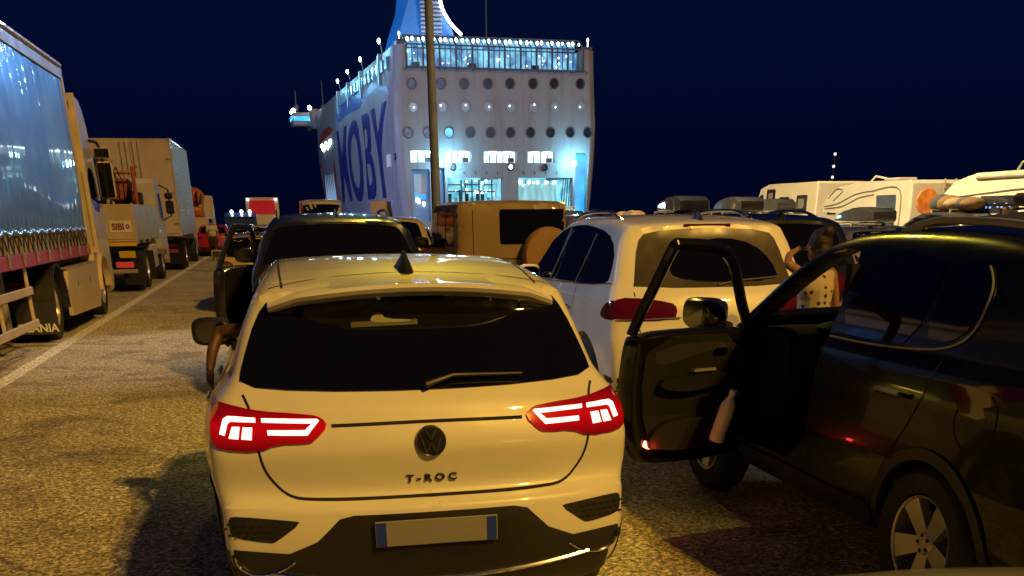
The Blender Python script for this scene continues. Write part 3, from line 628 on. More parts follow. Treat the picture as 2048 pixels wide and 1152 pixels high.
def std_car(name, st, n, a, paint, label, cat='car', group=None, sc=1.0, hi=False, rails=None, glass=GLASS, wells=True, lit=False, rim=ALU, dyaw=0.0, res=None, fin=True, mirrors=None, cutit=True):
    d = STY[st]; root = vroot(name, n, a, label, cat, group, dyaw=dyaw); F = fieldof(st, sc); Z = lambda P: [(x, z*sc) for x, z in P]
    car = Car(root, F, paint, hi=hi, res=res)
    g = .06 if not hi else .045
    rr = Z(d['rear']); rr = rr+[(-x, z) for x, z in rr[::-1] if x > 0]; rw = car.patch('rear_window', glass, 'rear', rr, off=.005, grid=g, it=1)
    for v in ('left', 'right'): car.patch('side_window', GLASS, v, Z(d['rw']), off=.004, grid=g, it=1)
    y0, z0, y1, z1 = d['ws']; car.patch('windshield', GLASS, 'front', Z([(y0, z0), (y1, z1), (0, z1+.03), (-y1, z1), (-y0, z0), (0, z0-.02)]), off=.004, grid=g, it=1)
    for sg in (1, -1):
        P = [(sg*x, z*sc) for x, z in d['tail']]; car.patch('tail_lamp', REDON if lit else REDL, 'rear', P if sg > 0 else P[::-1], off=.008, grid=g, it=1)
    w = d['w']; tw = w*.74
    for v, q in (('rear', [(tw, d['belt']*sc-.03), (tw*.97, .8*sc), (tw*.8, .70*sc), (-tw*.8, .70*sc), (-tw*.97, .8*sc), (-tw, d['belt']*sc-.03)]),): car.seam(v, q, w=.010)
    for v in ('left', 'right'):
        for xx in (d['wh'][0]+.45, (d['wh'][0]+d['wh'][1])/2+.0, d['wh'][1]-.40): car.seam(v, [(xx, d['belt']*sc), (xx+.03, .7), (xx+.0, .42)], w=.008)
    car.finish_seams()
    car.patch('lower_bumper', PLASTIC, 'rear', [(w*.98, .46*sc), (w*.6, .44*sc), (-w*.6, .44*sc), (-w*.98, .46*sc), (-w*.9, .26*sc), (w*.9, .26*sc)], off=.005, grid=g, it=0)
    zp = .58*sc if st != 'suv' else .80*sc
    hx = car.hit('rear', 0, zp)[0].x; b = MB(); b.box(hx-.012, hx+.02, -.26, .26, zp-.055, zp+.055); b.obj('number_plate', PLATE, root)
    if rails:
        for sg in (1, -1): roof_rail(car, sg*w*.62, 1.0, 2.9, rails)
    if fin: shark_fin(root, .75, car.hit('top', .75, 0)[0].z)
    x0, x1, r = d['wh']; xm = x1-.85
    for sg in (1, -1): wing_mirror(root, xm, sg*w*.92, d['belt']*sc+.02, sg, mirrors or paint)
    if cutit: car.cut([cyl_cutter(x, r, r+.05, ya, yb) for x in (x0, x1) for ya, yb in ((w*.70, 1.4), (-1.4, -w*.70))])
    for x in (x0, x1):
        for sg in (1, -1): wheel(root, x, sg*(w-.13), r, .22, sg, 5, hi=hi, rim_m=rim)
    return car

# white SUV to the right of the hatchback
STY['suvw'] = dict(STY['suv']); STY['suvw'].update(w=1.03, tail=[(.975, .94), (.965, 1.06), (.94, 1.105), (.82, 1.13), (.46, 1.09), (.40, 1.04), (.43, .94)], rear=[(.76, 1.20), (.74, 1.26), (.67, 1.56), (.58, 1.655), (0, 1.68)])
tg = std_car('suv_car', 'suvw', 3.81, 8.78, WHITE, 'white SUV with dusty rear window and unlit tail lamps, right of nearest hatchback', 'SUV', hi=True, rails=CHROME, glass=GLASSD)
def touareg_extras(car):
    root = car.root
    car.patch('wiped_window_arc', GLASS, 'rear', [(-.62, 1.24), (-.58, 1.40), (-.42, 1.54), (-.15, 1.60), (.15, 1.56), (.36, 1.46), (.42, 1.36), (.40, 1.28), (.1, 1.235)], off=.008, grid=.045, it=1)
    b = MB()
    b.tube([car.hit('rear', y, z)[0]+Vector((-.02, 0, 0)) for y, z in ((.0, 1.22), (-.2, 1.25), (-.58, 1.27))], .010, 6); b.obj('rear_wiper', PLASTIC, root)
    hx = car.hit('rear', 0, 1.70)[0].x; b = MB(); b.box(hx-.006, hx+.05, -.22, .22, 1.69, 1.712); b.obj('high_brake_lamp', REDL, root)
    for sg in (1, -1):
        b = MB(); P = [(sg*.93, .955), (sg*.80, .952), (sg*.38, .965)]; b.tube([car.hit('rear', *p)[0]+Vector((-.014, 0, 0)) for p in soft(P, 1, False)], .006, 6); b.obj('lamp_trim', CHROME, root)
    car.patch('lamp_wrap', REDL, 'left', [(.13, .945), (.16, 1.105), (.30, 1.10), (.46, 1.01), (.44, .95)], off=.007, grid=.04, it=1)
    car.patch('lamp_wrap', REDL, 'right', [(.13, .945), (.16, 1.105), (.30, 1.10), (.46, 1.01), (.44, .95)], off=.007, grid=.04, it=1)
    for x in (1.55, 2.55):
        h = car.hit('left', x, .98)[0]; b = MB(); b.box(x-.11, x+.11, h.y+.012, h.y+.045, .955, .99, bev=.012); b.obj('door_handle', CHROME, root)
    P = [(.40, 1.235), (.9, 1.205), (1.8, 1.18), (3.3, 1.145)]
    for v, sg in (('left', 1), ('right', -1)):
        b = MB(); b.tube([car.hit(v, *p)[0]+Vector((0, sg*.01, 0)) for p in soft(P, 1, False)], .008, 6); b.obj('window_trim', CHROME, root)
    b = MB(); b.tube([car.hit('left', *p)[0]+Vector((0, .006, 0)) for p in [(1.42, 1.2), (1.36, 1.4), (1.30, 1.63)]], .012, 6); b.obj('window_pillar', PLASTIC, root)
    b = MB(); b.tube([car.hit('left', *p)[0]+Vector((0, .006, 0)) for p in [(2.38, 1.18), (2.32, 1.4), (2.26, 1.66)]], .018, 6); b.obj('window_pillar', PLASTIC, root)
touareg_extras(tg)

# black SUV ahead in the hatchback lane, its driver's door open
STY['suvb'] = dict(STY['suv']); STY['suvb'].update(side=[(x*.95, z*1.025 if z > 1 else z) for x, z in SIDE_SUV], w=.93, belt=1.36, r=.70, h=1.835, rear=[(.76, 1.36), (.74, 1.42), (.64, 1.66), (.56, 1.71), (0, 1.735)], tail=[(.90, .85), (.89, 1.02), (.85, 1.05), (.60, 1.04), (.58, .88)], rw=[(.5, 1.42), (.7, 1.62), (1.2, 1.68), (2.2, 1.72), (2.5, 1.66), (3.2, 1.30), (1.2, 1.32)])
bs = std_car('suv_car', 'suvb', .62, 10.65, BLACKP, 'glossy black SUV with its driver door open, directly ahead of the nearest white hatchback', 'SUV', rails=PLASTIC, res=dict(nu=70, nc=30, na=120))
def open_door(root, x, y, th, belt, top, L=1.0, bottom=.38, m=BLACKP, hi=False):
    """A front-left door swung open by th about its front edge; local +u runs from hinge to handle."""
    M = Matrix.Translation((x, y, 0)) @ Matrix.Rotation(-th, 4, 'Z') @ Matrix(((-1, 0, 0, 0), (0, 1, 0, 0), (0, 0, 1, 0), (0, 0, 0, 1)))
    def bow(v): u, w_, z = v; return (u, w_+.035*math.sin(math.pi*min(1, max(0, (z-bottom)/(belt-bottom))))-(max(0, z-belt)**1.2)*.42, z)
    out = [(0.03, bottom+.06), (0.0, bottom+.3), (-.0, belt-.05), (.02, belt), (L*.98, belt), (L+.02, belt-.08), (L+.03, bottom+.35), (L-.03, bottom+.08), (L-.10, bottom), (.10, bottom)]
    out = soft(out, 2); vs = []; fs = []; n = len(out); cu = sum(p[0] for p in out)/n; cz = sum(p[1] for p in out)/n
    layers = [(0.0, .96), (.02, 1.0), (-.10, 1.0), (-.125, .94)]
    for w_, s_ in [(0.0, .0)]: pass
    rings = [(.035, .5), (.03, .9), (.018, .985), (0, 1.0), (-.09, 1.0), (-.12, .97), (-.135, .9), (-.135, .5)]
    for w_, s_ in rings:
        for (u, z) in out: vs.append(M @ Vector(bow((cu+(u-cu)*s_, w_, cz+(z-cz)*s_))))
    for r in range(len(rings)-1):
        for i in range(n): fs.append((r*n+i, r*n+(i+1) % n, (r+1)*n+(i+1) % n, (r+1)*n+i))
    fs += [tuple(range(n-1, -1, -1)), tuple(range((len(rings)-1)*n, len(rings)*n))]
    d = mesh_obj('front_door', vs, fs, m, root, smooth=True, ang=40)
    H_ = top-belt; fr = [(.0, belt-.02), (.05, belt+H_*.12), (.11, belt+H_*.30), (.18, belt+H_*.54), (.26, belt+H_*.78), (.36, belt+H_*.93), (.50, belt+H_*.985), (L*.80, top), (L*.815, top), (L*.825, top-.01), (L*.90, belt+H_*.5), (L, belt-.02)]
    b = MB(); P = soft(fr, 2, False)
    path = [M @ Vector(bow((u, -.05, z))) for u, z in P]; inn = [M @ Vector(bow((cu2, -.05, z2))) for cu2, z2 in P]
    b.tube(path, .033, 8); b.obj('window_frame', m, d, smooth=True)
    return d, M, bow, L
open_door(bs.root, 3.05, .92, R(24), 1.28, 1.70, L=1.0)

def rpoly(P, r, n=4):                        # polygon with small rounded corners
    out = []; N = len(P)
    for i in range(N):
        a, b, c = Vector(P[i-1]), Vector(P[i]), Vector(P[(i+1) % N]); u = (a-b).normalized()*r; v = (c-b).normalized()*r
        for k in range(n+1): t = k/n; out.append(tuple((b+u)*(1-t)**2+b*2*t*(1-t)+(b+v)*t*t))
    return out
# ------------------------------------------------------------------ tan off-roader with a boxy hard top
def offroader():
    root = vroot('offroad_car', 3.46, 15.9, 'tan boxy off-roader with a hard top and a covered spare wheel on its back', 'off-road car')
    side = [(.05, .45), (0, .55), (0, 1.16), (.0, 1.2), (.05, 1.92), (.10, 1.98), (.4, 2.0), (2.0, 2.0), (2.5, 1.96), (2.85, 1.30), (2.95, 1.27), (3.95, 1.20), (4.05, 1.1), (4.1, .5), (3.9, .42), (.4, .42)]
    F = Field(side, [(.4, .80), (.6, .86), (1.15, .88), (1.22, .86), (1.7, .84), (1.9, .83), (1.97, .80), (2.02, .74)], [(0, .97), (.12, 1), (3.3, 1), (4.1, .93)], kr=.05, kf=.05, crown=.025, r=.05, it=1)
    car = Car(root, F, TAN, res=dict(nu=60, nc=36, na=128))
    rw = car.patch('rear_window', GLASS, 'rear', rpoly([(.20, 1.40), (.20, 1.87), (-.86, 1.87), (-.86, 1.40)], .04), off=.006, it=0)
    for v in ('left', 'right'):
        for q in ([(.30, 1.36), (.32, 1.84), (1.0, 1.86), (1.0, 1.36)], [(1.12, 1.33), (1.12, 1.85), (1.85, 1.85), (1.88, 1.33)], [(1.98, 1.31), (1.96, 1.84), (2.42, 1.83), (2.70, 1.33)]):
            car.patch('side_window', GLASS, v, rpoly(q, .05), off=.006, it=0)
    car.patch('windshield', GLASS, 'front', [(.72, 1.34), (.66, 1.86), (-.66, 1.86), (-.72, 1.34)], off=.005, it=1)
    car.seam('rear', [(.60, 1.96), (.60, 1.2)], w=.012, smooth_it=0); car.seam('rear', [(-.72, 1.93), (-.72, 1.2)], w=.012, smooth_it=0); car.seam('rear', [(.86, 1.20), (-.86, 1.20)], w=.016, smooth_it=0)
    for v in ('left', 'right'): car.seam(v, [(.02, 1.20), (2.85, 1.22)], w=.016, smooth_it=0); car.seam(v, [(1.05, 1.95), (1.05, .5)], w=.010, smooth_it=0); car.seam(v, [(1.93, 1.95), (1.93, .5)], w=.010, smooth_it=0)
    car.finish_seams()
    b = MB(); Mx = Matrix.Translation((-.17, -.50, 1.24)) @ Matrix.Rotation(R(90), 4, 'Z')
    b.lathe([(.001, .10), (.20, .105), (.36, .085), (.39, .05), (.395, -.08), (.36, -.11), (.001, -.11)], Mx, 40)
    sp = b.obj('spare_wheel_cover', mat('tan_cover', (.30, .17, .07), .4, bump=.2, bscale=20), root, smooth=True, ang=40)
    b = MB(); b.box(-.09, .02, -.60, -.40, 1.0, 1.3); b.obj('spare_wheel_bracket', PLASTIC, sp)
    b = MB(); b.box(-.12, .05, -.85, .85, .50, .68, bev=.03); b.obj('rear_bumper', PLASTIC, root)
    for sg in (1, -1):
        b = MB(); b.box(-.02, .04, sg*.70, sg*.84, .85, 1.08, bev=.015); b.obj('tail_lamp', REDL, root)
        wing_mirror(root, 2.75, sg*.88, 1.38, sg, PLASTIC)
        for x in (.75, 3.35):
            b = MB(); n = 16; b.prism([(x+.5*math.cos(math.pi*i/n), .48+.46*math.sin(math.pi*i/n)) for i in range(n+1)]+[(x-.44*math.cos(math.pi*i/n), .48+.40*math.sin(math.pi*i/n)) for i in range(n+1)], sg*.84, sg*.97); b.obj('wheel_arch', PLASTIC, root)
            wheel(root, x, sg*.83, .40, .25, sg, 5, hi=False)
    car.cut([cyl_cutter(x, .40, .44, ya, yb) for x in (.75, 3.35) for ya, yb in ((.62, 1.4), (-1.4, -.62))])
offroader()

# ------------------------------------------------------------------ black SUV at the right with its driver door open
def black_suv():
    root = vroot('suv_car', 3.75, 3.22, 'black SUV at the right edge, driver door wide open, bottle in its pocket', 'SUV')
    side = [(.12, .34), (0, .5), (0, .8), (.04, 1.0), (.08, 1.18), (.20, 1.28), (.42, 1.60), (.45, 1.66), (.6, 1.70), (1.2, 1.745), (1.9, 1.74), (2.35, 1.69), (2.70, 1.53), (3.16, 1.22), (3.32, 1.13), (3.9, 1.02), (4.2, .86), (4.36, .6), (4.3, .36), (4.1, .28), (.4, .28)]
    wz = [(.3, .83), (.45, .90), (.70, .935), (1.0, .925), (1.14, .90), (1.19, .87), (1.45, .79), (1.62, .71), (1.70, .66), (1.76, .60)]
    F = Field(side, wz, [(0, .93), (.3, .965), (.85, 1), (3.3, 1), (3.9, .95), (4.36, .80)], kr=.2, kf=.3, crown=.05, r=.06, it=2)
    car = Car(root, F, SUVBLACK, hi=True)
    inn = F.mesh(nu=40, nc=14, na=60, inset=.055, x0=.75, x1=3.3, zc=.9)
    body = car.body
    XB, XH = 2.02, 3.02
    for v in ('left', 'right'):
        car.patch('rear_side_window', GLASS, v, [(1.22, 1.235), (1.22, 1.56), (1.28, 1.60), (1.85, 1.63), (1.94, 1.22), (1.5, 1.215)], off=.005, it=1)
        car.patch('quarter_window', GLASS, v, [(.84, 1.34), (.85, 1.50), (.93, 1.57), (1.16, 1.59), (1.16, 1.245), (.95, 1.265)], off=.005, it=1)
        sg = 1 if v == 'left' else -1
        b = MB(); P = [(1.97, 1.195), (1.6, 1.195), (1.22, 1.21), (.98, 1.235), (.85, 1.28), (.80, 1.36), (.81, 1.48), (.86, 1.54), (.92, 1.58)]
        b.tube([car.hit(v, *p)[0]+Vector((0, sg*.008, 0)) for p in soft(P, 2, False)], .0055, 6); b.obj('window_trim', mat('trim_silver', (.42, .42, .42), .3, metal=.5), root, smooth=True)
        car.seam(v, [(1.98, 1.2), (2.0, .8), (1.98, .42)], w=.010); car.seam(v, [(.95, 1.2), (.98, 1.0), (1.25, .62), (1.35, .42)], w=.010)
    car.seam('left', [(.60+.13*math.cos(t), .98+.13*math.sin(t)) for t in [2*math.pi*i/20 for i in range(21)]], w=.009)
    h = car.hit('left', 1.22, 1.02)[0]; b = MB(); b.box(1.10, 1.34, h.y+.02, h.y+.05, 1.00, 1.035, bev=.014); b.obj('door_handle', BLACKP, root)
    car.patch('right_front_window', GLASS, 'right', [(2.06, 1.22), (2.0, 1.62), (2.3, 1.58), (2.95, 1.22)], off=.005, it=1)
    car.patch('rear_window', GLASS, 'rear', [(.66, 1.26), (.54, 1.58), (-.54, 1.58), (-.66, 1.26)], off=.005, it=1)
    for sg in (1, -1): P = [(sg*.92, .95), (sg*.90, 1.16), (sg*.72, 1.16), (sg*.68, .95)]; car.patch('tail_lamp', REDL, 'rear', P if sg > 0 else P[::-1], off=.006, it=1)
    for v in ('left', 'right'):
        for xc in (.86, 3.50):
            n = 18; o = [(xc+.455*math.cos(math.pi*i/n), .36+.455*math.sin(math.pi*i/n)) for i in range(n+1)]+[(xc-.40*math.cos(math.pi*i/n), .36+.40*math.sin(math.pi*i/n)) for i in range(n+1)]
            car.patch('wheel_arch_trim', PLASTIC, v, o, off=.012, grid=.05, it=0)
        car.patch('door_sill_trim', PLASTIC, v, [(1.34, .44), (1.34, .30), (3.0, .30), (3.0, .44)], off=.010, grid=.06, it=0)
    car.finish_seams()
    for sg in (1, -1): roof_rail(car, sg*.60, .35, 1.85, mat('rail_aluminium', (.5, .47, .42), .35, metal=.6), h=.04, r=.018)
    # hollow cabin, door opening, windscreen opening, wheel wells
    ci = mesh_obj('cutter', [(x, y, max(z, .42)) for x, y, z in inn[0]], inn[1], SEAMM)
    b = MB(); door = soft([(XB, .48), (XB-.02, 1.15), (XB-.05, 1.61), (2.28, 1.62), (2.62, 1.49), (XH, 1.17), (XH+.02, .95), (XH, .48)], 1); b.prism(door, .45, 1.4); cd = b.obj('cutter', SEAMM)
    b = MB(); b.add([(2.32, -.54, 1.52), (2.32, .54, 1.52), (2.98, .70, 1.17), (2.98, -.70, 1.17), (2.58, -.54, 2.1), (2.58, .54, 2.1), (3.80, .74, 1.55), (3.80, -.74, 1.55)], [(0, 1, 2, 3), (7, 6, 5, 4), (0, 4, 5, 1), (1, 5, 6, 2), (2, 6, 7, 3), (3, 7, 4, 0)]); cw = b.obj('cutter', SEAMM)
    cw.data.transform(Matrix.Translation((0, 0, 0)))
    b = MB(); b.add([(2.30, .56, 1.60), (2.30, -.56, 1.60), (3.02, -.70, 1.20), (3.02, .70, 1.20)], [(0, 1, 2, 3)])
    car.cut([ci, cd, cw]+[cyl_cutter(x, .36, .41, ya, yb) for x in (.86, 3.50) for ya, yb in ((.64, 1.4), (-1.4, -.64))])
    b = MB()     # windscreen
    vs = []; fs = []
    for i in range(9):
        t = i/8; x = 2.36+(3.06-2.36)*t; z = 1.655+(1.21-1.655)*t+.03*math.sin(math.pi*t); hw = .60+.13*t
        for j in range(9): y = -hw+2*hw*j/8; vs.append((x-.10*(y/hw)**2, y, z-.03*(y/hw)**2))
    for i in range(8):
        for j in range(8): fs.append((i*9+j, i*9+j+1, i*9+10+j, i*9+9+j))
    mesh_obj('windscreen', vs, fs, CLEAR, root, smooth=True)
    # cabin: dashboard, steering wheel, seats, inner floor
    b = MB(); b.prism(soft([(2.62, .75), (2.60, 1.05), (2.70, 1.14), (3.0, 1.16), (3.15, 1.10), (3.15, .5), (2.9, .5)], 1), -.78, .78); ds = b.obj('dashboard', INTERIOR, root, smooth=True, ang=30)
    Ms = Matrix.Translation((2.50, .36, 1.06)) @ Matrix.Rotation(R(24), 4, 'Y')
    b = MB(); b.tube([Ms @ Vector((0, .185*math.cos(t), .185*math.sin(t))) for t in [2*math.pi*i/32 for i in range(33)]], .015, 8, cap=False)
    for t in (R(0), R(180), R(270)): b.tube([Ms @ Vector((.02, .03*math.cos(t), .03*math.sin(t))), Ms @ Vector((0, .18*math.cos(t), .18*math.sin(t)))], .014, 6)
    b.ball((0, 0, 0), (.03, .06, .06), Ms); b.tube([Ms @ Vector((.02, 0, 0)), (2.75, .36, .98)], .03, 8); b.obj('steering_wheel', PLASTIC, root, smooth=True)
    b = MB(); b.ball((2.72, .36, 1.15), (.13, .19, .045)); b.obj('instrument_hood', INTERIOR, root, smooth=True)
    for y in (.36, -.36):
        b = MB(); b.box(1.75, 2.30, y-.25, y+.25, .62, .80, bev=.06)
        b.add([(1.62, y-.24, .75), (1.62, y+.24, .75), (1.80, y+.24, .75), (1.80, y-.24, .75), (1.42, y-.20, 1.30), (1.42, y+.20, 1.30), (1.54, y+.20, 1.32), (1.54, y-.20, 1.32)], [(0, 1, 2, 3), (7, 6, 5, 4), (0, 4, 5, 1), (1, 5, 6, 2), (2, 6, 7, 3), (3, 7, 4, 0)])
        st = b.obj('seat', INTERIOR, root)
        b = MB(); b.box(1.38, 1.50, y-.13, y+.13, 1.36, 1.54, bev=.04); b.obj('headrest', INTERIOR, st)
    b = MB(); b.box(.9, 3.1, -.80, .80, .43, .50); b.obj('cabin_floor', INTERIOR, root)
    b = MB(); b.box(1.96, 2.02, .74, .80, .5, 1.55); b.obj('belt_pillar', INTERIOR, root)
    b = MB(); b.box(2.44, 2.47, -.12, .12, 1.50, 1.56, bev=.01); b.obj('interior_mirror', PLASTIC, root)
    for x in (.86, 3.50):
        for sg in (1, -1): wheel(root, x, sg*.80, .365, .23, sg, 5, hi=True, rimr=.64)
    # the open door and its fittings
    d, M, bow, L = open_door(root, 3.02, .90, R(76), 1.16, 1.64, L=.87, bottom=.36, m=SUVBLACK, hi=True)
    def q(u, w_, z): return M @ Vector(bow((u, w_, z)))
    def slab(name, pts, w0, w1, m, par=d, it=1):
        P = soft(pts, it) if it else pts; n = len(P); vs = [q(u, w0, z) for u, z in P]+[q(u, w1, z) for u, z in P]
        fs = [(i, (i+1) % n, n+(i+1) % n, n+i) for i in range(n)]+[tuple(range(n)), tuple(range(2*n-1, n-1, -1))]
        return mesh_obj(name, vs, fs, m, par)
    slab('door_card', [(.06, .46), (.05, 1.13), (L-.06, 1.13), (L-.04, .75), (L-.12, .46)], -.132, -.150, INTERIOR)
    slab('armrest', [(.18, .86), (.22, .92), (.70, .90), (.74, .84), (.5, .80)], -.148, -.215, INTERIOR)
    slab('door_pocket', [(.08, .46), (.10, .62), (.62, .66), (.80, .56), (.78, .46)], -.148, -.205, INTERIOR)
    slab('speaker_grille', [(.16+.09*math.cos(2*math.pi*i/20), .70+.09*math.sin(2*math.pi*i/20)) for i in range(20)], -.150, -.158, PLASTIC, it=0)
    slab('window_switch', [(.34, .925), (.34, .94), (.50, .94), (.50, .925)], -.19, -.222, GREYP, it=0)
    slab('card_insert', [(.12, .96), (.14, 1.09), (L-.12, 1.08), (L-.12, .95)], -.150, -.156, mat('fabric_insert', (.014, .012, .01), .9, bump=.4, bscale=180))
    slab('inner_handle', [(.22, 1.0), (.23, 1.05), (.33, 1.05), (.34, 1.0)], -.150, -.162, CHROME)
    lens = slab('door_warning_lamp', [(.70, .475), (.70, .545), (.80, .535), (.815, .48)], -.150, -.168, mat('warning_lamp', (1, .1, .05), .3, emit=(1.0, .16, .10), estr=9))
    lp = q(.76, -.23, .50); ld = bpy.data.lights.new('warning_glow', 'POINT'); ld.energy = .5; ld.color = (1, .05, .03); ld.shadow_soft_size = .02
    lo = bpy.data.objects.new('warning_glow', ld); COL.objects.link(lo); lo.parent = d; lo.location = lp
    mo = wing_mirror(root, 0, 0, 0, 1, BLACKP, s=1.1); 
    Mm = Matrix.Translation(q(.17, .03, 1.225)) @ Matrix.Rotation(-R(76), 4, 'Z')
    for o in [mo]+list(mo.children): o.data.transform(Mm); o.data.update()
    mo.parent = d
    return root, q
bk_root, bk_q = black_suv()
def bottle():
    base = bk_root.matrix_world if False else (Matrix.Translation(W(3.75, 3.22)) @ Matrix.Rotation(LANE+math.pi/2, 4, 'Z'))
    p = base @ bk_q(.33, -.25, .50)
    r = empty('plastic_bottle', p, 0, 'pale plastic bottle standing in the pocket of the open black door', 'bottle')
    r.rotation_euler = (R(8), R(13), LANE)
    b = MB(); Mz = Matrix.Rotation(R(90), 4, 'X')
    b.lathe([(.001, 0), (.042, 0), (.048, .01), (.048, .06), (.044, .07), (.048, .08), (.048, .20), (.044, .235), (.030, .265), (.020, .28), (.018, .30)], Mz, 24)
    b.obj('bottle_body', mat('pale_plastic', (.88, .84, .74), .35), r, smooth=True, ang=50)
    b = MB(); b.lathe([(.022, .295), (.022, .325), (.001, .326)], Mz, 20); b.obj('bottle_cap', mat('cap_plastic', (.8, .78, .72), .4), r, smooth=True, ang=40)
bottle()

# ------------------------------------------------------------------ lorries in the lane on the left
def bx(name, m, parent, *a, **k):
    b = MB(); b.box(*a, **k); return b.obj(name, m, parent)
LWHITE = mat('lorry_white', (.62, .56, .48), .5, coat=.3, var=.08)
LCREAM = mat('lorry_cream', (.58, .48, .33), .45, coat=.3, var=.10)
CHASSIS = mat('lorry_chassis', (.02, .018, .016), .6, var=.3)
def curtain_mat():
    m = mat('tarpaulin', (.085, .19, .42), .44, spec=1.0, metal=.4, coat=.4, var=.12, vscale=1.5); return m
def truck_wheel(root, x, y, r=.51, side=1, w=.30, dual=False):
    M = Matrix.Translation((x, y, r)) @ Matrix.Scale(side, 4, (0, 1, 0)); b = MB()
    b.lathe([(.30, -w), (r*.93, -w), (r, -w*.85), (r, w*.30), (r*.97, w*.42), (r*.88, w*.46), (.31, w*.42), (.29, w*.2), (.30, -w)], M, 36); t = b.obj('wheel', RUBBER, root, smooth=True, ang=40)
    b = MB(); pr_ = [(.30, w*.40), (.285, w*.42), (.27, w*.30), (.22, w*.05), (.15, -.02), (.13, w*.3), (.10, w*.42), (.001, w*.44)] if not dual else [(.30, w*.40), (.285, w*.42), (.27, w*.0), (.20, -w*.25), (.16, -w*.2), (.14, w*.25), (.11, w*.35), (.001, w*.36)]
    b.lathe(pr_, M, 36); rm = b.obj('rim', ALU, t, smooth=True, ang=40)
    for i in range(10):
        a = math.pi*2*i/10; b = MB(); b.lathe([(.001, .04), (.014, .03), (.016, 0)], M @ Matrix.Translation((.185*math.cos(a), 0, .185*math.sin(a))), 6); b.obj('wheel_nut', CHROME, rm)
    return t
def curtain_trailer():
    n0 = -3.52; L = 13.5; a0 = 22.3-L; root = vroot('curtain_trailer', n0-1.25, a0, 'curtain sided trailer with glossy blue grey tarpaulin and red bottom rail on the left', 'trailer')
    y = -1.25
    rnd = random.Random(5); nx, nz = 260, 40; vs = []; fs = []
    folds = [(rnd.uniform(0, L), rnd.uniform(.05, .16), rnd.uniform(.001, .0045)*rnd.choice((1, -1))) for _ in range(90)]
    z0, z1 = 1.58, 4.06
    for i in range(nx+1):
        x = .1+(L-.25)*i/nx; f = sum(h*math.exp(-((x-c)/w)**2) for c, w, h in folds)
        for j in range(nz+1):
            t = j/nz; z = z0+(z1-z0)*t
            top = max(0, (t-.55)/.45); bulge = .030*math.sin(math.pi*t)*math.sin(x*.9+.5)+.02*math.sin(math.pi*t)
            hem = .012*math.sin(x*22)*max(0, 1-t*9)
            vs.append((x, y-.01-bulge-f*(.25+1.3*top**1.2)-hem, z))
    for i in range(nx):
        for j in range(nz): a = i*(nz+1)+j; fs.append((a, a+nz+1, a+nz+2, a+1))
    mesh_obj('tarpaulin', vs, fs, curtain_mat(), root, smooth=True)
    for yy in (1.25,):
        bx('tarpaulin', curtain_mat(), root, .1, L-.15, 1.24, 1.27, 1.5, 4.06)
    bx('front_panel', LWHITE, root, L-.08, L, -1.26, 1.26, 1.2, 4.28)
    bx('corner_post', LCREAM, root, L-.16, L+.005, -1.285, -1.20, 1.25, 4.26, bev=.015)
    bx('top_rail', LCREAM, root, 0, L-.02, -1.285, -1.20, 4.07, 4.24, bev=.012)
    bx('roof_edge', LWHITE, root, 0, L+.01, -1.30, 1.26, 4.255, 4.345, bev=.03)
    bx('rear_doors', LWHITE, root, -.02, .05, -1.25, 1.25, 1.2, 4.25)
    bx('load_rail', mat('cream_rail', (.45, .36, .26), .5), root, 0, L-.1, -1.27, -1.20, 1.36, 1.56)
    rr = bx('bottom_rail', mat('red_steel', (.38, .035, .03), .5, var=.25, vscale=8), root, 0, L-.1, -1.275, -1.15, 1.17, 1.352, bev=.01)
    # straps: zigzag lashing between tarpaulin hem and rail, with buckles
    b = MB(); p = []; k = 0; x = .2
    while x < L-.3: p.append((x, y-.045, 1.60 if k % 2 else 1.37)); x += .155; k += 1
    b.tube(p, .011, 5); b.obj('lashing_cord', CHASSIS, root)
    k = 0; x = .4
    while x < L-.3:
        b = MB(); b.box(x-.022, x+.022, y-.05, y-.03, 1.20, 1.62); b.box(x-.035, x+.035, y-.062, y-.04, 1.30, 1.36); b.obj('tarpaulin_strap', mat('grey_strap', (.25, .26, .30), .5), root); x += .9
    vs = []; fs = []                       # shiny hem of the tarpaulin, puckered between the straps
    for i in range(301):
        x = .2+i*(L-.5)/300; w_ = .022*abs(math.sin(x*10.5))+.01
        for j, (dy, dz) in enumerate(((-.012, -.045), (-.03-w_, -.02), (-.03-w_, .02), (-.012, .045))): vs.append((x, y+dy, 1.62+dz+.018*math.sin(x*10.5)))
    for i in range(300):
        for j in range(3): fs.append((i*4+j, i*4+j+1, i*4+j+5, i*4+j+4))
    mesh_obj('tarpaulin_hem', vs, fs, mat('hem_foil', (.45, .5, .58), .22, metal=.7), root, smooth=True)
    bx('chassis_beam', CHASSIS, root, .2, L-.2, -.55, -.42, .75, 1.16); bx('chassis_beam', CHASSIS, root, .2, L-.2, .42, .55, .75, 1.16)
    bx('load_floor', CHASSIS, root, 0, L-.02, -1.14, 1.22, 1.17, 1.22)
    for x in (7.2,):
        for yy in (-.75, -.98): b = MB(); b.tube([(x, yy, .35), (x, yy, 1.15)], .06, 10); b.box(x-.12, x+.12, yy-.08, yy+.08, .28, .32); b.obj('landing_leg', STEEL, root, smooth=True, ang=40)
    # under-run guard: two cream bars with an end upright
    for z in (.42, .86): bx('side_guard_bar', LCREAM, root, 3.9, 7.85, -1.27, -1.235, z-.055, z+.055, bev=.01)
    for x in (4.2, 6.0, 7.80): bx('side_guard_post', LCREAM, root, x-.035, x+.035, -1.232, -1.19, .36, 1.16, bev=.008)
    b = MB(); b.prism([(5.0, .55), (6.0, .55), (6.0, 1.05), (5.0, 1.05)], -1.0, -.6); b.obj('spare_wheel_carrier', CHASSIS, root)
    for x in (1.6, 2.9, 4.2):
        for sg in (1, -1): truck_wheel(root, x, sg*1.05, side=sg)
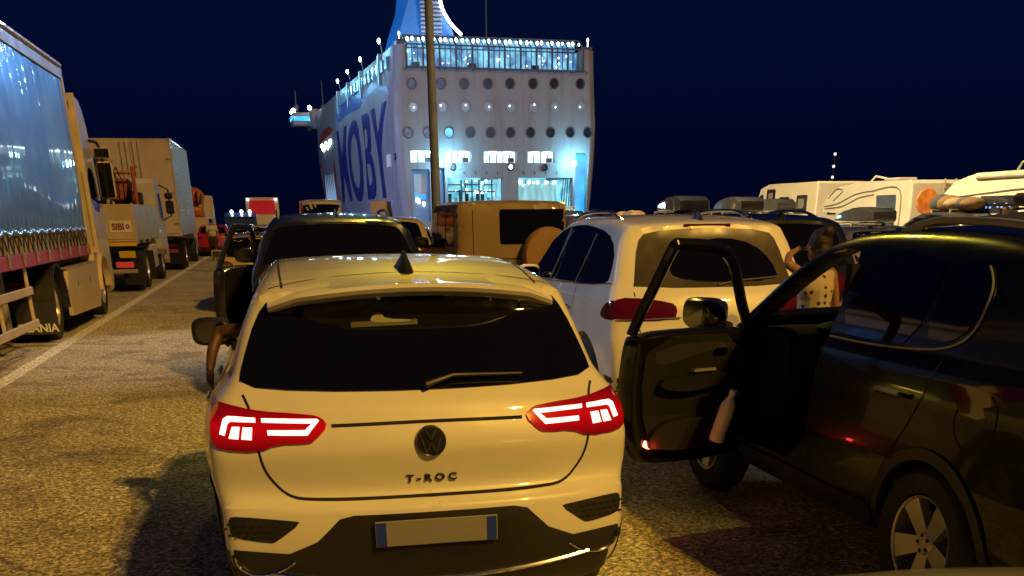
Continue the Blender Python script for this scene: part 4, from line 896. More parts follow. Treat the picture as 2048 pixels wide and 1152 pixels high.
    return root
curtain_trailer()
def tractor():
    n0 = -3.5; a0 = 17.2; root = vroot('lorry_tractor', n0-1.25, a0, 'cream lorry tractor unit coupled to the curtain trailer, big mirrors and brand mudflaps', 'lorry'); Y = -1.25
    truck_wheel(root, 1.35, -1.02, side=-1, dual=True); truck_wheel(root, 1.35, 1.02, side=1, dual=True)
    for sg in (1, -1): truck_wheel(root, 6.1, sg*1.06, side=sg)
    # rear mudguard and flaps
    for sg in (1, -1):
        b = MB(); n = 14; o = [(1.35+.62*math.cos(t), .53+.62*math.sin(t)) for t in [R(-8)+R(188)*i/n for i in range(n+1)]]; i_ = [(1.35+.585*math.cos(t), .53+.585*math.sin(t)) for t in [R(-8)+R(188)*i/n for i in range(n+1)]]
        b.prism(o+i_[::-1], sg*.72, sg*1.27); b.obj('mudguard', PLASTIC, root, smooth=True, ang=40)
        f = bx('mudflap', mat('mudflap_rubber', (.03, .03, .032), .5), root, .66, .70, sg*.66, sg*1.27, .14, .62)
    text('mudflap_lettering', 'SCANIA', mat('white_lettering', (.75, .75, .75), .5), root, MREAR(.655, -.965, .18), size=.17, ext=.004, sx_=1.0, font_bold=.004)
    f2 = bx('mudflap', mat('mudflap_rubber2', (.03, .03, .032), .5), root, .80, .83, -1.2, -.35, .50, .78)
    text('mudflap_lettering', 'SCANIA', mat('white_lettering', (.75, .75, .75), .5), root, MREAR(.795, -.85, .58), size=.11, ext=.004, font_bold=.003)
    bx('chassis_beam', CHASSIS, root, .1, 6.5, -.5, -.38, .70, 1.0); bx('chassis_beam', CHASSIS, root, .1, 6.5, .38, .5, .70, 1.0)
    b = MB(); b.prism([(.3, .95), (2.3, .95), (2.3, 1.05), (.3, 1.12)], -.45, .45); b.obj('fifth_wheel', CHASSIS, root)
    lam = bx('rear_lamp_cluster', REDL, root, .55, .62, -.95, -.5, .80, .92)
    # side skirt and tank
    b = MB(); b.prism([(2.10, .30), (5.05, .24), (5.25, .40), (5.25, 1.02), (2.25, 1.02), (2.02, .72)], -1.27, -1.20); sk = b.obj('side_skirt', LCREAM, root)
    b = MB(); b.box(2.2, 5.3, -1.27, -.9, 1.022, 1.05); b.obj('catwalk_plate', STEEL, sk)
    for x in (3.0, 4.3): b = MB(); b.box(x-.02, x+.02, -1.274, -1.268, .72, .80); b.obj('skirt_latch', PLASTIC, sk)
    b = MB(); b.prism([(2.3, .35), (5.2, .35), (5.2, 1.0), (2.3, 1.0)], .75, 1.25); b.obj('fuel_tank', ALU, root)
    # cab
    cab = [(5.25, 1.05), (5.22, 3.45), (5.35, 3.75), (5.9, 3.98), (6.7, 3.9), (7.15, 3.3), (7.42, 2.2), (7.5, 1.2), (7.48, .42), (6.85, .36), (6.78, .75), (6.45, 1.12), (5.75, 1.12), (5.48, .85), (5.42, .40), (5.27, .38)]
    b = MB(); rings = [(-1.24, .965), (-1.27, .99), (-1.22, 1.0), (1.22, 1.0), (1.27, .99), (1.24, .965)]
    P = soft(cab, 1); cx_ = 6.3; cz_ = 2.0; n = len(P); vs = [(cx_+(x-cx_)*s_, y, cz_+(z-cz_)*s_) for y, s_ in [(-1.25, .975), (-1.19, 1.0), (1.19, 1.0), (1.25, .975)] for x, z in P]
    b.add(vs, [(r*n+i, r*n+(i+1) % n, (r+1)*n+(i+1) % n, (r+1)*n+i) for r in range(3) for i in range(n)]+[tuple(range(n-1, -1, -1)), tuple(range(3*n, 4*n))])
    cb = b.obj('cab', LCREAM, root, smooth=True, ang=30)
    for sg in (-1, 1):
        b = MB(); b.prism(soft([(6.15, 1.95), (6.15, 2.72), (6.95, 2.68), (7.22, 1.90)], 1), sg*1.249, sg*1.256); b.obj('cab_window', GLASS, root)
        b = MB(); b.prism([(6.05, 1.0), (6.07, 1.0), (6.07, 2.9), (6.05, 2.9)], sg*1.25, sg*1.2545); b.obj('panel_gap', SEAMM, cb)
        b = MB(); b.tube([(5.3, sg*1.28, 1.3), (5.3, sg*1.28, 2.6)], .018, 6); b.obj('grab_rail', STEEL, root)
    b = MB(); b.prism([(5.30, 1.2), (5.36, 1.2), (5.36, 3.9), (5.30, 3.5)], -1.36, -1.252); b.obj('cab_side_deflector', LCREAM, root)
    b = MB(); n = 16; o = [(6.1+.66*math.cos(t), .52+.66*math.sin(t)) for t in [math.pi*i/n for i in range(n+1)]]; i_ = [(6.1+.58*math.cos(t), .52+.58*math.sin(t)) for t in [math.pi*i/n for i in range(n+1)]]
    b.prism(o+i_[::-1], -1.31, -.85); b.obj('front_wheel_arch', LCREAM, root, smooth=True, ang=40)
    # mirrors on a bent arm
    b = MB(); b.tube([(7.0, -1.25, 3.22), (7.25, -1.36, 3.20), (7.28, -1.42, 3.05), (7.28, -1.42, 2.2), (7.1, -1.27, 2.1)], .028, 8); b.obj('mirror_arm', PLASTIC, root, smooth=True)
    for z0, z1 in ((2.90, 3.12), (2.16, 2.86)):
        b = MB(); b.box(7.22, 7.34, -1.60, -1.28, z0, z1, bev=.05); m1 = b.obj('mirror_housing', LCREAM, root)
        b = MB(); b.box(7.205, 7.222, -1.575, -1.305, z0+.03, z1-.03, bev=.006); b.obj('mirror_glass', GLASS, m1)
tractor()
def crane_lorry():
    n0 = -3.5; a0 = 29.8; root = vroot('crane_lorry', n0-1.25, a0, 'lorry with beige side boards and a folded loading crane, standing behind the tractor unit', 'lorry'); Y = -1.25
    BO = mat('beige_boards', (.50, .40, .28), .55, var=.12); GO = mat('greenish_boards', (.40, .42, .33), .4, var=.15)
    body = bx('cargo_box', BO, root, 0, .06, -1.25, 1.25, 1.30, 2.12, bev=.01)
    for i in range(4):
        x0 = .07+i*1.45; bx('side_board', GO, root, x0, x0+1.43, -1.25, -1.20, 1.25, 2.12, bev=.012)
        bx('board_post', BO, root, x0-.03, x0+.015, -1.262, -1.19, 1.2, 2.14)
    bx('side_board', GO, root, .07, 5.9, 1.2, 1.25, 1.25, 2.12); bx('cargo_floor', CHASSIS, root, .06, 5.9, -1.19, 1.19, 1.22, 1.30)
    bx('tail_band', mat('yellow_reflector', (.75, .45, .02), .35), root, -.03, 0, -1.22, 1.22, 1.14, 1.24); bx('rear_beam', BO, root, -.05, .06, -1.25, 1.25, 1.245, 1.295)
    sg_ = bx('sign_plate', mat('sign_white', (.75, .62, .52), .5), root, -.012, -.003, -1.15, -.62, 1.46, 1.74)
    lt = mat('sign_letters', (.16, .03, .03), .5)
    text('sign_lettering', 'SIBI', lt, sg_, MREAR(-.016, -.82, 1.525), size=.21, ext=.003, sx_=.95, font_bold=.006)
    b = MB(); n = 6; Mr = Matrix.Translation((-.016, -1.06, 1.60)) @ Matrix.Rotation(R(90), 4, 'Z')
    b.lathe([(.028, .0), (.028, .006), (.055, .006), (.055, 0)], Mr, 8); b.obj('sign_emblem', lt, sg_)
    for y in (-.85, .85):
        bx('tail_lamp', mat('dim_red_lens', (.35, .03, .02), .3, emit=(1, .08, .04), estr=.25), root, -.06, 0, y-.22, y+.22, .62, .76, bev=.02)
        bx('warning_board', mat('hazard_board', (.6, .40, .03), .4), root, -.05, -.02, y-.30, y+.10, .86, 1.02)
    bx('under_run_bar', STEEL, root, -.08, 0, -1.15, 1.15, .48, .58, bev=.02)
    bx('chassis_beam', CHASSIS, root, .1, 8.0, -.5, -.38, .8, 1.2); bx('chassis_beam', CHASSIS, root, .1, 8.0, .38, .5, .8, 1.2)
    for x in (1.2, 2.55, 6.9):
        for sg in (1, -1): truck_wheel(root, x, sg*1.0, side=sg, dual=x < 6)
    for x in (.5, 3.3): bx('mudflap', PLASTIC, root, x-.02, x+.02, -1.25, -.7, .18, .95)
    bx('tool_box', mat('white_toolbox', (.5, .5, .48), .4), root, 3.6, 4.9, -1.2, -.7, .45, 1.1, bev=.05)
    # cab
    P = soft([(6.1, 1.0), (6.05, 2.7), (6.25, 2.95), (7.6, 2.9), (8.1, 2.0), (8.2, 1.0), (8.1, .45), (7.6, .45), (7.4, .9), (6.5, .9), (6.35, .7)], 1)
    b = MB(); b.prism(P, -1.24, 1.24); b.obj('cab', LWHITE, root, smooth=True, ang=30)
    b = MB(); b.prism(soft([(6.9, 1.75), (6.9, 2.5), (7.5, 2.5), (7.9, 1.75)], 1), -1.25, -1.242); b.obj('cab_window', GLASS, root)
    for z0, z1 in ((2.34, 2.52), (1.90, 2.30)): b = MB(); b.box(7.75, 7.87, -1.62, -1.36, z0, z1, bev=.05); b.obj('mirror_housing', PLASTIC, root)
    b = MB(); b.tube([(7.7, -1.24, 2.75), (7.8, -1.5, 2.62), (7.8, -1.5, 1.85), (7.7, -1.24, 1.72)], .025, 6); b.obj('mirror_arm', PLASTIC, root)
    # crane: column, booms, rams, hoses
    OR = mat('crane_orange', (.42, .10, .03), .45, var=.3, vscale=6); CW = mat('crane_white', (.55, .48, .38), .45)
    cr_ = MB(); cr_.box(1.4, 1.8, -.55, -.05, 1.3, 2.35, bev=.04); col_ = cr_.obj('crane_column', OR, root)
    b = MB(); b.tube([(1.6, -.25, 2.3), (1.4, -.35, 3.10), (1.0, -.55, 3.35), (.7, -.75, 3.15)], [.14, .12, .11, .08], 8); b.tube([(1.0, -.55, 3.35), (1.4, .5, 2.9)], .09, 8); b.obj('crane_boom', CW, root, smooth=True, ang=50)
    b = MB(); b.tube([(.7, -.75, 3.15), (.8, -.7, 2.6), (.85, -.55, 2.15)], [.10, .07, .05], 8); b.ball((.7, -.75, 3.17), .12); b.obj('crane_jib', CW, root, smooth=True, ang=50)
    for k in range(7):
        y = -.95+k*.12; b = MB(); b.tube([(1.1, y, 2.1), (.9-.05*k, y-.05, 2.6+.07*k), (1.1, y+.1, 3.0+.03*k), (1.4, y+.22, 2.9), (1.5, y+.2, 2.3)], .018, 5); b.obj('hydraulic_hose', PLASTIC, root)
    for k, (x, y, z, r) in enumerate(((.4, -.1, 2.4, .035), (.35, .0, 2.3, .03))): b = MB(); b.tube([(x, y, z-.3), (x+.2, y+.25, z+.5), (x+.6, y+.3, z+.2)], r, 6); b.obj('hydraulic_ram', CHROME, root)
    b = MB(); b.box(2.2, 2.9, -1.05, -.45, 2.14, 2.78, bev=.12); b.obj('crane_oil_tank', OR, root)
    b = MB(); b.tube([(2.0, -1.15, 2.14), (2.0, -1.15, 3.05)], .05, 6); b.tube([(2.0, -1.25, 2.9), (2.0, -.1, 2.9)], .04, 6); b.tube([(2.0, -.2, 2.2), (2.0, -.2, 2.95)], .045, 6); b.tube([(2.0, -1.15, 3.0), (2.0, -1.28, 3.06)], .03, 6); b.obj('crane_frame', OR, root)
    b = MB(); b.box(2.95, 3.25, -1.2, -.9, 2.14, 2.45, bev=.03); b.obj('valve_block', CHASSIS, root)
    b = MB()
    for k in range(9): b.tube([(1.9+.05*k, -1.0+.02*k, 2.1), (1.8+.07*k, -1.12+.03*k, 2.45+.04*k), (2.1+.05*k, -.8, 2.2)], .014, 5)
    b.obj('hydraulic_hose', CHASSIS, root)
crane_lorry()
def box_lorry():
    n0 = -3.36; a0 = 42.0; root = vroot('box_lorry', n0-1.4, a0, 'tall white box lorry with closed double rear doors, ahead of the crane lorry', 'lorry')
    BW = mat('box_panel', (.58, .47, .38), .5, var=.06); SW = mat('box_side_panel', (.34, .36, .37), .42, var=.1); W2 = 1.4
    bx('cargo_box', SW, root, .06, 8.2, -W2, W2, 1.20, 4.30)
    bx('rear_frame', BW, root, 0, .055, -W2-.01, W2+.01, 1.18, 4.34)
    for sg in (1, -1):
        d = bx('rear_door', BW, root, -.03, -.003, sg*.03 if sg > 0 else -1.33, 1.33 if sg > 0 else -.03, 1.26, 4.22, bev=.008)
        for y in (.12, .30): b = MB(); b.tube([(-.05, sg*y, 1.25), (-.05, sg*y, 4.24)], .018, 6); b.obj('locking_bar', STEEL, d)
        for z in (1.6, 2.6, 3.7): bx('door_hinge', STEEL, d, -.045, -.031, sg*1.20 if sg > 0 else -1.36, 1.36 if sg > 0 else -1.20, z-.03, z+.03)
    bx('top_trim', LWHITE, root, -.02, 8.2, -W2-.015, -W2+.05, 4.302, 4.36); bx('corner_trim', LWHITE, root, -.025, .03, -W2-.03, -W2+.02, 1.18, 4.36)
    rnd = random.Random(2)
    for k in range(2):
        b = MB(); x = 1.2+k*3
        for i in range(14): z = 1.9+i*.12; b.box(x+rnd.uniform(-.5, .5), x+rnd.uniform(.6, 1.2), -W2-.012, -W2-.003, z, z+rnd.uniform(.02, .06))
        b.obj('side_lettering_streaks', mat('grey_print', (.62, .66, .70), .4), root)
    bx('chassis_beam', CHASSIS, root, .1, 9.5, -.55, -.4, .8, 1.18); bx('chassis_beam', CHASSIS, root, .1, 9.5, .4, .55, .8, 1.18)
    bx('under_run_bar', mat('red_white_bar', (.3, .05, .05), .4), root, -.06, 0, -1.2, 1.2, .62, .74)
    for y in (-1.0, 1.0): bx('tail_lamp', REDL, root, -.07, -.061, y-.2, y+.2, .80, .92)
    for x in (1.4, 2.7, 8.8):
        for sg in (1, -1): truck_wheel(root, x, sg*1.15, side=sg, dual=x < 6)
    for x in (.65, 3.5): bx('mudflap', PLASTIC, root, x-.02, x+.02, -1.38, -.8, .2, 1.05)
    P = soft([(8.4, 1.0), (8.38, 3.3), (8.8, 3.6), (10.0, 3.4), (10.4, 2.0), (10.45, 1.0), (10.4, .45), (9.6, .45), (9.4, .9), (8.6, .9)], 1)
    b = MB(); b.prism(P, -1.25, 1.25); b.obj('cab', LWHITE, root, smooth=True, ang=30)
box_lorry()
def machine_lorry():
    root = vroot('loader_lorry', -4.5, 58, 'far lorry carrying orange machinery, beyond the tall box lorry', 'lorry')
    bx('load_bed', LCREAM, root, 0, 6.5, -1.2, 1.2, 1.25, 1.8, bev=.03); bx('tail_board', LCREAM, root, -.04, 0, -1.2, 1.2, 1.1, 1.8)
    OR = MATS['crane_orange']; b = MB(); b.ball((1.2, -.6, 2.75), (.5, .55, .45)); b.box(.6, 2.6, -1.0, .4, 1.8, 2.3, bev=.1); b.obj('machine_body', OR, root, smooth=True, ang=50)
    for k in range(6): b = MB(); t = k*.9; b.tube([(.8, -1.0+.25*k, 1.8), (.6, -1.1+.3*k, 2.9+.1*math.sin(t)), (1.5, -.8+.2*k, 2.5)], .05, 6); b.obj('machine_arm', PLASTIC if k % 2 else STEEL, root)
    bx('tail_lamp', REDL, root, -.06, -.04, -1.0, -.7, .8, .95); bx('chassis_beam', CHASSIS, root, .1, 8, -.5, .5, .7, 1.24)
    for x in (1.3, 6.0):
        for sg in (1, -1): truck_wheel(root, x, sg*1.0, side=sg)
    P = [(6.7, .6), (6.7, 2.9), (8.1, 2.8), (8.5, 1.6), (8.5, .6)]; b = MB(); b.prism(P, -1.2, 1.2); b.obj('cab', LCREAM, root)
machine_lorry()

# ------------------------------------------------------------------ the ferry
def ferry():
    TH = R(15.7); root = empty('ferry', (-1.25, 164, 0), TH+math.pi/2, 'huge white ferry with blue side lettering and lit open stern doors', 'ferry')
    HULL = mat('ferry_white', (.23, .235, .25), .6, var=.07, vscale=.25, bump=.05, bscale=1.5)
    t = HULL.node_tree; p = t.nodes['Principled BSDF']; src = p.inputs['Base Color'].links[0].from_socket; c = t.nodes.new('ShaderNodeTexCoord'); mp = t.nodes.new('ShaderNodeMapping'); mp.inputs['Scale'].default_value = (.7, .7, .06)
    n1 = t.nodes.new('ShaderNodeTexNoise'); n1.inputs['Scale'].default_value = 1.6; n1.inputs['Detail'].default_value = 6; r1 = t.nodes.new('ShaderNodeValToRGB'); r1.color_ramp.elements[0].position = .32; r1.color_ramp.elements[0].color = (.62, .52, .44, 1); r1.color_ramp.elements[1].position = .52; r1.color_ramp.elements[1].color = (1, 1, 1, 1)
    mx = t.nodes.new('ShaderNodeMix'); mx.data_type = 'RGBA'; mx.blend_type = 'MULTIPLY'; mx.inputs[0].default_value = .4
    t.links.new(c.outputs['Object'], mp.inputs[0]); t.links.new(mp.outputs[0], n1.inputs['Vector']); t.links.new(n1.outputs['Fac'], r1.inputs[0]); t.links.new(src, mx.inputs[6]); t.links.new(r1.outputs[0], mx.inputs[7]); t.links.new(mx.outputs[2], p.inputs['Base Color'])
    # loft of rings from stern to bow
    def hw(x, z):
        w = 13.9+1.25*math.sin(max(0, min(1, (z+2.5)/20))*math.pi*.62)-.5*max(0, (z-14)/9)
        if x < 1.2: w -= 1.1*(1-x/1.2)**2
        lb = 124+1.5*max(0, z)
        if x > 88: w *= max(0.02, 1-((x-88)/(lb-88))**2.6) if x < lb else .02
        return w
    zs = [-2.5, 0, 2, 5, 8, 11, 14, 17, 20, 22, 23.0]; xs = [0, .15, .4, .8, 1.2, 6, 20, 40, 60, 66, 74, 82, 90, 97, 103, 108, 113, 118, 123, 128, 133, 138, 143, 149, 156]
    vs = []; fs = []; m = 2*len(zs)
    for x in xs:
        for z in zs: vs.append((x, hw(x, z), z))
        for z in zs[::-1]: vs.append((x, -hw(x, z), z))
    for i in range(len(xs)-1):
        for k in range(m): fs.append((i*m+k, (i+1)*m+k, (i+1)*m+(k+1) % m, i*m+(k+1) % m))
    fs += [tuple(range(m)), tuple(range((len(xs)-1)*m, len(xs)*m))[::-1]]
    hull = mesh_obj('hull', vs, fs, HULL, root, smooth=True, ang=30)
    cutters = []
    def cutbox(y0, y1, z0, z1, dp, x0=-1): b = MB(); b.box(x0, dp, y0, y1, z0, z1); cutters.append(b.obj('cutter', SEAMM))
    ports = [(12.4, 18.34), (8.23, 18.43), (4.93, 18.49), (1.5, 18.55), (-1.77, 18.63), (-5.18, 18.7), (-8.33, 18.76), (-12.3, 18.8)]
    ports2 = [(12.3, 15.51), (8.12, 15.58), (4.8, 15.63), (1.43, 15.68), (-1.9, 15.73), (-5.26, 15.79), (-8.51, 15.84), (-12.5, 15.9)]
    ports3 = [(13.2, 12.37), (10.35, 12.4), (7.3, 12.44), (4.22, 12.47), (1.19, 12.5), (-1.79, 12.53), (-4.81, 12.56), (-7.86, 12.59), (-10.9, 12.63), (-13.6, 12.65)]
    for y, z in ports+ports2+ports3:
        b = MB(); n = 24; b.add([(x, y+.60*math.cos(2*math.pi*i/n), z+.60*math.sin(2*math.pi*i/n)) for x in (-1, .7) for i in range(n)], [(i, (i+1) % n, n+(i+1) % n, n+i) for i in range(n)]+[tuple(range(n)), tuple(range(2*n-1, n-1, -1))]); cutters.append(b.obj('cutter', SEAMM))
    wins = [(13.0, 9.6), (7.9, 4.1), (2.25, -2.75), (-4.4, -8.6)]
    for a, b_ in wins: cutbox(b_, a, 8.65, 10.15, 1.6)
    cutbox(-13.75, -11.75, 2.0, 9.95, 1.6); cutbox(8.1, 9.6, 1.0, 8.0, 1.6); cutbox(10.3, 12.95, 1.0, 7.75, 1.4)
    cutbox(-.55, 7.7, 1.0, 7.65, 14); cutbox(-11.4, -2.95, 1.0, 7.65, 14)
    cutbox(-12.7, 12.95, 20.45, 24.5, 9.0)
    fixn(hull)
    for c in cutters: fixn(c); c.parent = root; bake(hull, [('BOOLEAN', dict(operation='DIFFERENCE', solver='EXACT', object=c))]); COL.objects.unlink(c); bpy.data.objects.remove(c)
    hull.data.set_sharp_from_angle(angle=R(30))
    def glow(name, c1, c2, st, sc, st2=None, pos=(.35, .7)):        # a lit interior, or lamp light put in as glow: brighter and dimmer blotches
        mm = bpy.data.materials.new(name); mm.use_nodes = True; t = mm.node_tree; p = t.nodes['Principled BSDF']; c = t.nodes.new('ShaderNodeTexCoord'); n = t.nodes.new('ShaderNodeTexNoise'); mp = t.nodes.new('ShaderNodeMapping')
        mp.inputs['Scale'].default_value = sc; n.inputs['Scale'].default_value = 1; n.inputs['Detail'].default_value = 4; r = t.nodes.new('ShaderNodeValToRGB')
        r.color_ramp.elements[0].position = pos[0]; r.color_ramp.elements[1].position = pos[1]; r.color_ramp.elements[0].color = c1+(1,); r.color_ramp.elements[1].color = c2+(1,)
        t.links.new(c.outputs['Object'], mp.inputs[0]); t.links.new(mp.outputs[0], n.inputs['Vector']); t.links.new(n.outputs['Fac'], r.inputs[0]); t.links.new(r.outputs[0], p.inputs['Emission Color']); p.inputs['Emission Strength'].default_value = st
        p.inputs['Base Color'].default_value = (.1, .1, .1, 1); return mm
    G1 = glow('winter_garden_light', (.01, .12, .36), (.22, .72, 1.0), 1.05, (.8, 1.0, .7), pos=(.38, .66)); G2 = glow('car_deck_light', (.03, .34, .5), (.40, .9, 1.0), 1.15, (1, .5, .8)); G3 = glow('lit_window_light', (.30, .72, .80), (.9, 1, 1), 1.6, (1, .8, 1.3), pos=(.3, .6))
    BL = glow('blue_bay_flood_glow', (.0, .16, .62), (.02, .50, 1.0), 1.3, (1, .3, .35)); BL2 = glow('pale_bay_flood_glow', (.05, .11, .32), (.12, .30, .62), .6, (1, .4, .4)); CY = glow('cyan_light', (.0, .45, .85), (.35, .95, 1.0), 1.3, (.3, .3, .7))
    LAMPM = mat('lamp_cool', (1, 1, 1), .3, emit=(.75, .97, 1.0), estr=22); LAMPS = mat('lamp_small', (1, 1, 1), .3, emit=(.85, .97, 1.0), estr=7)
    DARK = mat('ferry_dark', (.015, .015, .02), .3); HULL2 = HULL; FR = mat('ferry_frame', (.05, .055, .065), .5)
    # winter garden: glazing with mullions, the lit rooms behind
    g = empty('stern_glazing', (0, 0, 0)); g.parent = root
    bx('lit_saloon', G1, g, 3.0, 3.1, -12.68, 12.93, 20.46, 22.9)
    bx('saloon_floor', FR, g, -.25, 3.0, -12.9, 13.1, 20.33, 20.44); bx('eaves_beam', FR, g, -.12, .12, -12.8, 13.0, 22.93, 23.10); bx('ridge_beam', FR, g, 1.8, 2.0, -12.6, 12.9, 24.25, 24.36); bx('saloon_roof', FR, g, 2.0, 9, -12.6, 12.9, 24.28, 24.4)
    bx('lit_saloon', G1, g, 3.3, 3.4, -12.5, 12.8, 23.1, 24.25)
    n = 33
    for i in range(n+1):
        y = -12.7+25.65*i/n; w = .13 if i % 3 == 0 else .05
        bx('mullion', FR, g, -.08, .08, y-w, y+w, 20.46, 22.92)
        b = MB(); b.add([(-.05, y-w*.8, 23.1), (-.05, y+w*.8, 23.1), (1.8, y+w*.8, 24.26), (1.8, y-w*.8, 24.26), (.1, y-w*.8, 23.1), (.1, y+w*.8, 23.1), (1.95, y+w*.8, 24.26), (1.95, y-w*.8, 24.26)], [(0, 1, 2, 3), (4, 7, 6, 5), (0, 3, 7, 4), (1, 5, 6, 2)]); b.obj('rafter', FR, g)
        if i < n:
            yc = y+.39; b = MB(); b.ball((.9+.5*(i % 2), yc, 23.72+.12*(i % 2)), (.12, .20, .26) if i % 3 else (.12, .14, .18), n=8, m=6); b.obj('saloon_lamp', LAMPS, g)
    for y in (11.6, 3.6, -5.6): bx('saloon_furniture', DARK, g, .1, .8, y-.5, y+.5, 20.45, 20.95)
    rnd = random.Random(11)
    for i in range(26): b = MB(); y = rnd.uniform(-12, 12.4); z = rnd.uniform(21.0, 22.5); b.ball((2.5, y, z), rnd.uniform(.06, .14), n=6, m=4); b.obj('saloon_lamp', LAMPS, g)
    bx('balcony_rail', FR, g, -.32, -.27, -13.4, 13.6, 20.20, 20.26)
    for i in range(12): y = -13.2+2.4*i; bx('balcony_bracket', FR, g, -.3, 0, y-.05, y+.05, 20.0, 20.2)
    # portholes: dark glass, the middle row dimly lit
    PG = mat('porthole_lit', (.2, .25, .28), .3, emit=(.30, .45, .52), estr=.16); PB = mat('porthole_blue', (.1, .3, .5), .3, emit=(.12, .50, .85), estr=.9)
    for row, lst in ((1, ports), (2, ports2), (3, ports3)):
        for k, (y, z) in enumerate(lst):
            b = MB(); Mp = Matrix.Translation((-.02, y, z)) @ Matrix.Rotation(R(90), 4, 'Z'); b.lathe([(.60, -.02), (.60, .06), (.72, .05), (.72, -.1)], Mp, 24); f = b.obj('porthole', FR if row != 2 else HULL, root, smooth=True, ang=40)
            b = MB(); b.lathe([(.001, -.12), (.62, -.12)], Mp, 24); b.obj('pane', PB if (row == 3 and k == 2) else (PG if row == 2 else DARK), f)
            if row == 2: b = MB(); b.ball((.05, y+rnd.uniform(-.2, .25), z+rnd.uniform(-.15, .3)), (.05, .09, .11), n=8, m=5); b.obj('cabin_lamp', LAMPS, f)
    # lit windows above the doors
    for a, b_ in wins:
        w = bx('lit_window', G3, root, 1.2, 1.3, b_, a, 8.66, 10.14); nn = int((a-b_)/.9)
        for i in range(1, nn): y = b_+(a-b_)*i/nn; bx('window_post', FR, w, .4, .5, y-.06, y+.06, 8.66, 10.1)
        for i in range(2): y = b_+(a-b_)*(.28+.44*i); bx('tube_lamp', LAMPM, w, .3, .4, y-.55, y+.55, 9.85, 10.05)
        bx('window_clutter', FR, w, .6, .7, b_+.3, b_+1.2, 8.7, 9.3)
    # side bays: panels glow in place of the floodlight falling on them
    bx('stern_bay', BL, root, 1.3, 1.4, -13.74, -11.76, 2.0, 9.9); bx('stern_bay', BL2, root, 1.3, 1.4, 8.12, 9.58, 1.0, 7.98)
    bay = bx('stern_bay', BL2, root, 1.1, 1.2, 10.32, 12.93, 1.0, 7.7)
    bx('pilot_door', mat('grey_door', (.25, .26, .3), .5, emit=(.3, .32, .42), estr=.35), bay, .9, 1.0, 10.8, 12.5, 4.6, 7.2); bx('blue_poster', BL, bay, .85, .9, 10.8, 12.5, 3.9, 4.6)
    for y in (11.2, 11.9, 12.2): b = MB(); b.ball((.7, y, 3.2+.5*(y-11)), (.1, .2, .35), n=8, m=6); b.obj('door_lamp', LAMPS, bay)
    # the two open car-deck doors
    for (y0, y1, kind) in ((-.55, 7.7, 0), (-11.4, -2.95, 1)):
        d = empty('stern_door', (0, 0, 0)); d.parent = root
        bx('car_deck_bulkhead', G2 if kind else G2, d, 13.2, 13.4, y0, y1, 1.0, 7.6); bx('car_deck_wall', G2, d, 1, 13, y0+.02, y0+.1, 1.0, 6.6); bx('car_deck_wall', G2, d, 1, 13, y1-.1, y1-.02, 1.0, 6.6)
        bx('door_header', HULL, d, .02, .3, y0+.02, y1-.02, 6.7, 7.64)
        for i in range(5): y = y0+.8+i*(y1-y0-1.6)/4; b = MB(); b.ball((-.02, y, 7.35), (.05, .09, .16), n=6, m=5); b.obj('door_cleat', DARK, d)
        for i in range(16):
            y = rnd.uniform(y0+.5, y1-.5); z = rnd.uniform(5.4, 6.6) if kind else rnd.uniform(4.6, 6.7); b = MB(); b.ball((rnd.uniform(1, 10), y, z), rnd.uniform(.07, .2), n=8, m=5); b.obj('deck_lamp', LAMPS, d)
        for i in range(5 if not kind else 1):
            y = y0+.7+rnd.uniform(0, 1)*(y1-y0-1.6); bx('deck_stanchion', DARK, d, 3, 3.2, y-.08, y+.08, 1, 6.5)
        if kind:
            bx('lowered_ramp', glow('ramp_light', (.12, .42, .48), (.42, .85, .88), .85, (1, 1.2, .25)), d, 2.0, 2.2, y0+1.9, y1-.1, 1.0, 6.0)
            for i in range(5): y = y0+2.4+i*1.3; b = MB(); b.ball((1.6, y, 6.15), (.12, .2, .2), n=8, m=6); b.obj('deck_lamp', LAMPM, d)
            b = MB()
            for i in range(4): b.tube([(.6, y0+.2+.35*i, 6.6), (.6, y0+.5+.40*i, 2)], .07, 6)
            b.obj('ramp_cable', DARK, d)
        else:
            for i in range(9): y = y0+.6+i*.85; bx('parked_lorry_back', glow('lorry_back_%d' % i, (.02, .10, .16), (.25, .55, .62), .6, (1, 1, .6)) if i % 3 == 0 else DARK, d, 6+.5*(i % 2), 6.1+.5*(i % 2), y-.28, y+.28, 1, 4.2+.5*(i % 3))
            for z in (4.9, 5.8): bx('deck_beam', DARK, d, 4, 4.2, y0+.2, y1-.2, z, z+.16)
            b = MB(); b.tube([(.5, y0+.4, 1.5), (.6, y0+1.4, 6.7)], .07, 6); b.tube([(.5, y0+1.3, 1.5), (.6, y0+.6, 6.7)], .05, 6); b.obj('ramp_cable', LWHITE, d)
    for (y, z) in ((7.75, 8.45), (-11.25, 8.55)):
        b = MB(); b.ball((-.9, y, z), (.35, .38, .38)); f = b.obj('stern_floodlight', LAMPM, root)
        b = MB(); b.tube([(0, y-.3, z-.2), (-.9, y, z)], .08, 6); b.obj('lamp_arm', FR, f)
        l = lamp('POINT', 'stern_flood', (0, 0, 0), 2200, (.22, .72, 1.0), shadow_soft_size=.4); l.parent = root; l.location = (-2.0, y, z)
    for y, z in ((6.9, 8.1), (-1.76, 8.1), (-7.0, 8.05)):
        b = MB(); Mp = Matrix.Translation((-.02, y, z)) @ Matrix.Rotation(R(90), 4, 'Z'); b.lathe([(.30, -.1), (.30, .18), (.48, .16), (.48, -.1)], Mp, 20); r_ = b.obj('hawse_ring', DARK, root, smooth=True, ang=40)
        b = MB(); b.lathe([(.001, .02), (.30, .02)], Mp, 16); b.obj('ring_inside', LAMPS if y > -2 and y < 0 else FR, r_)
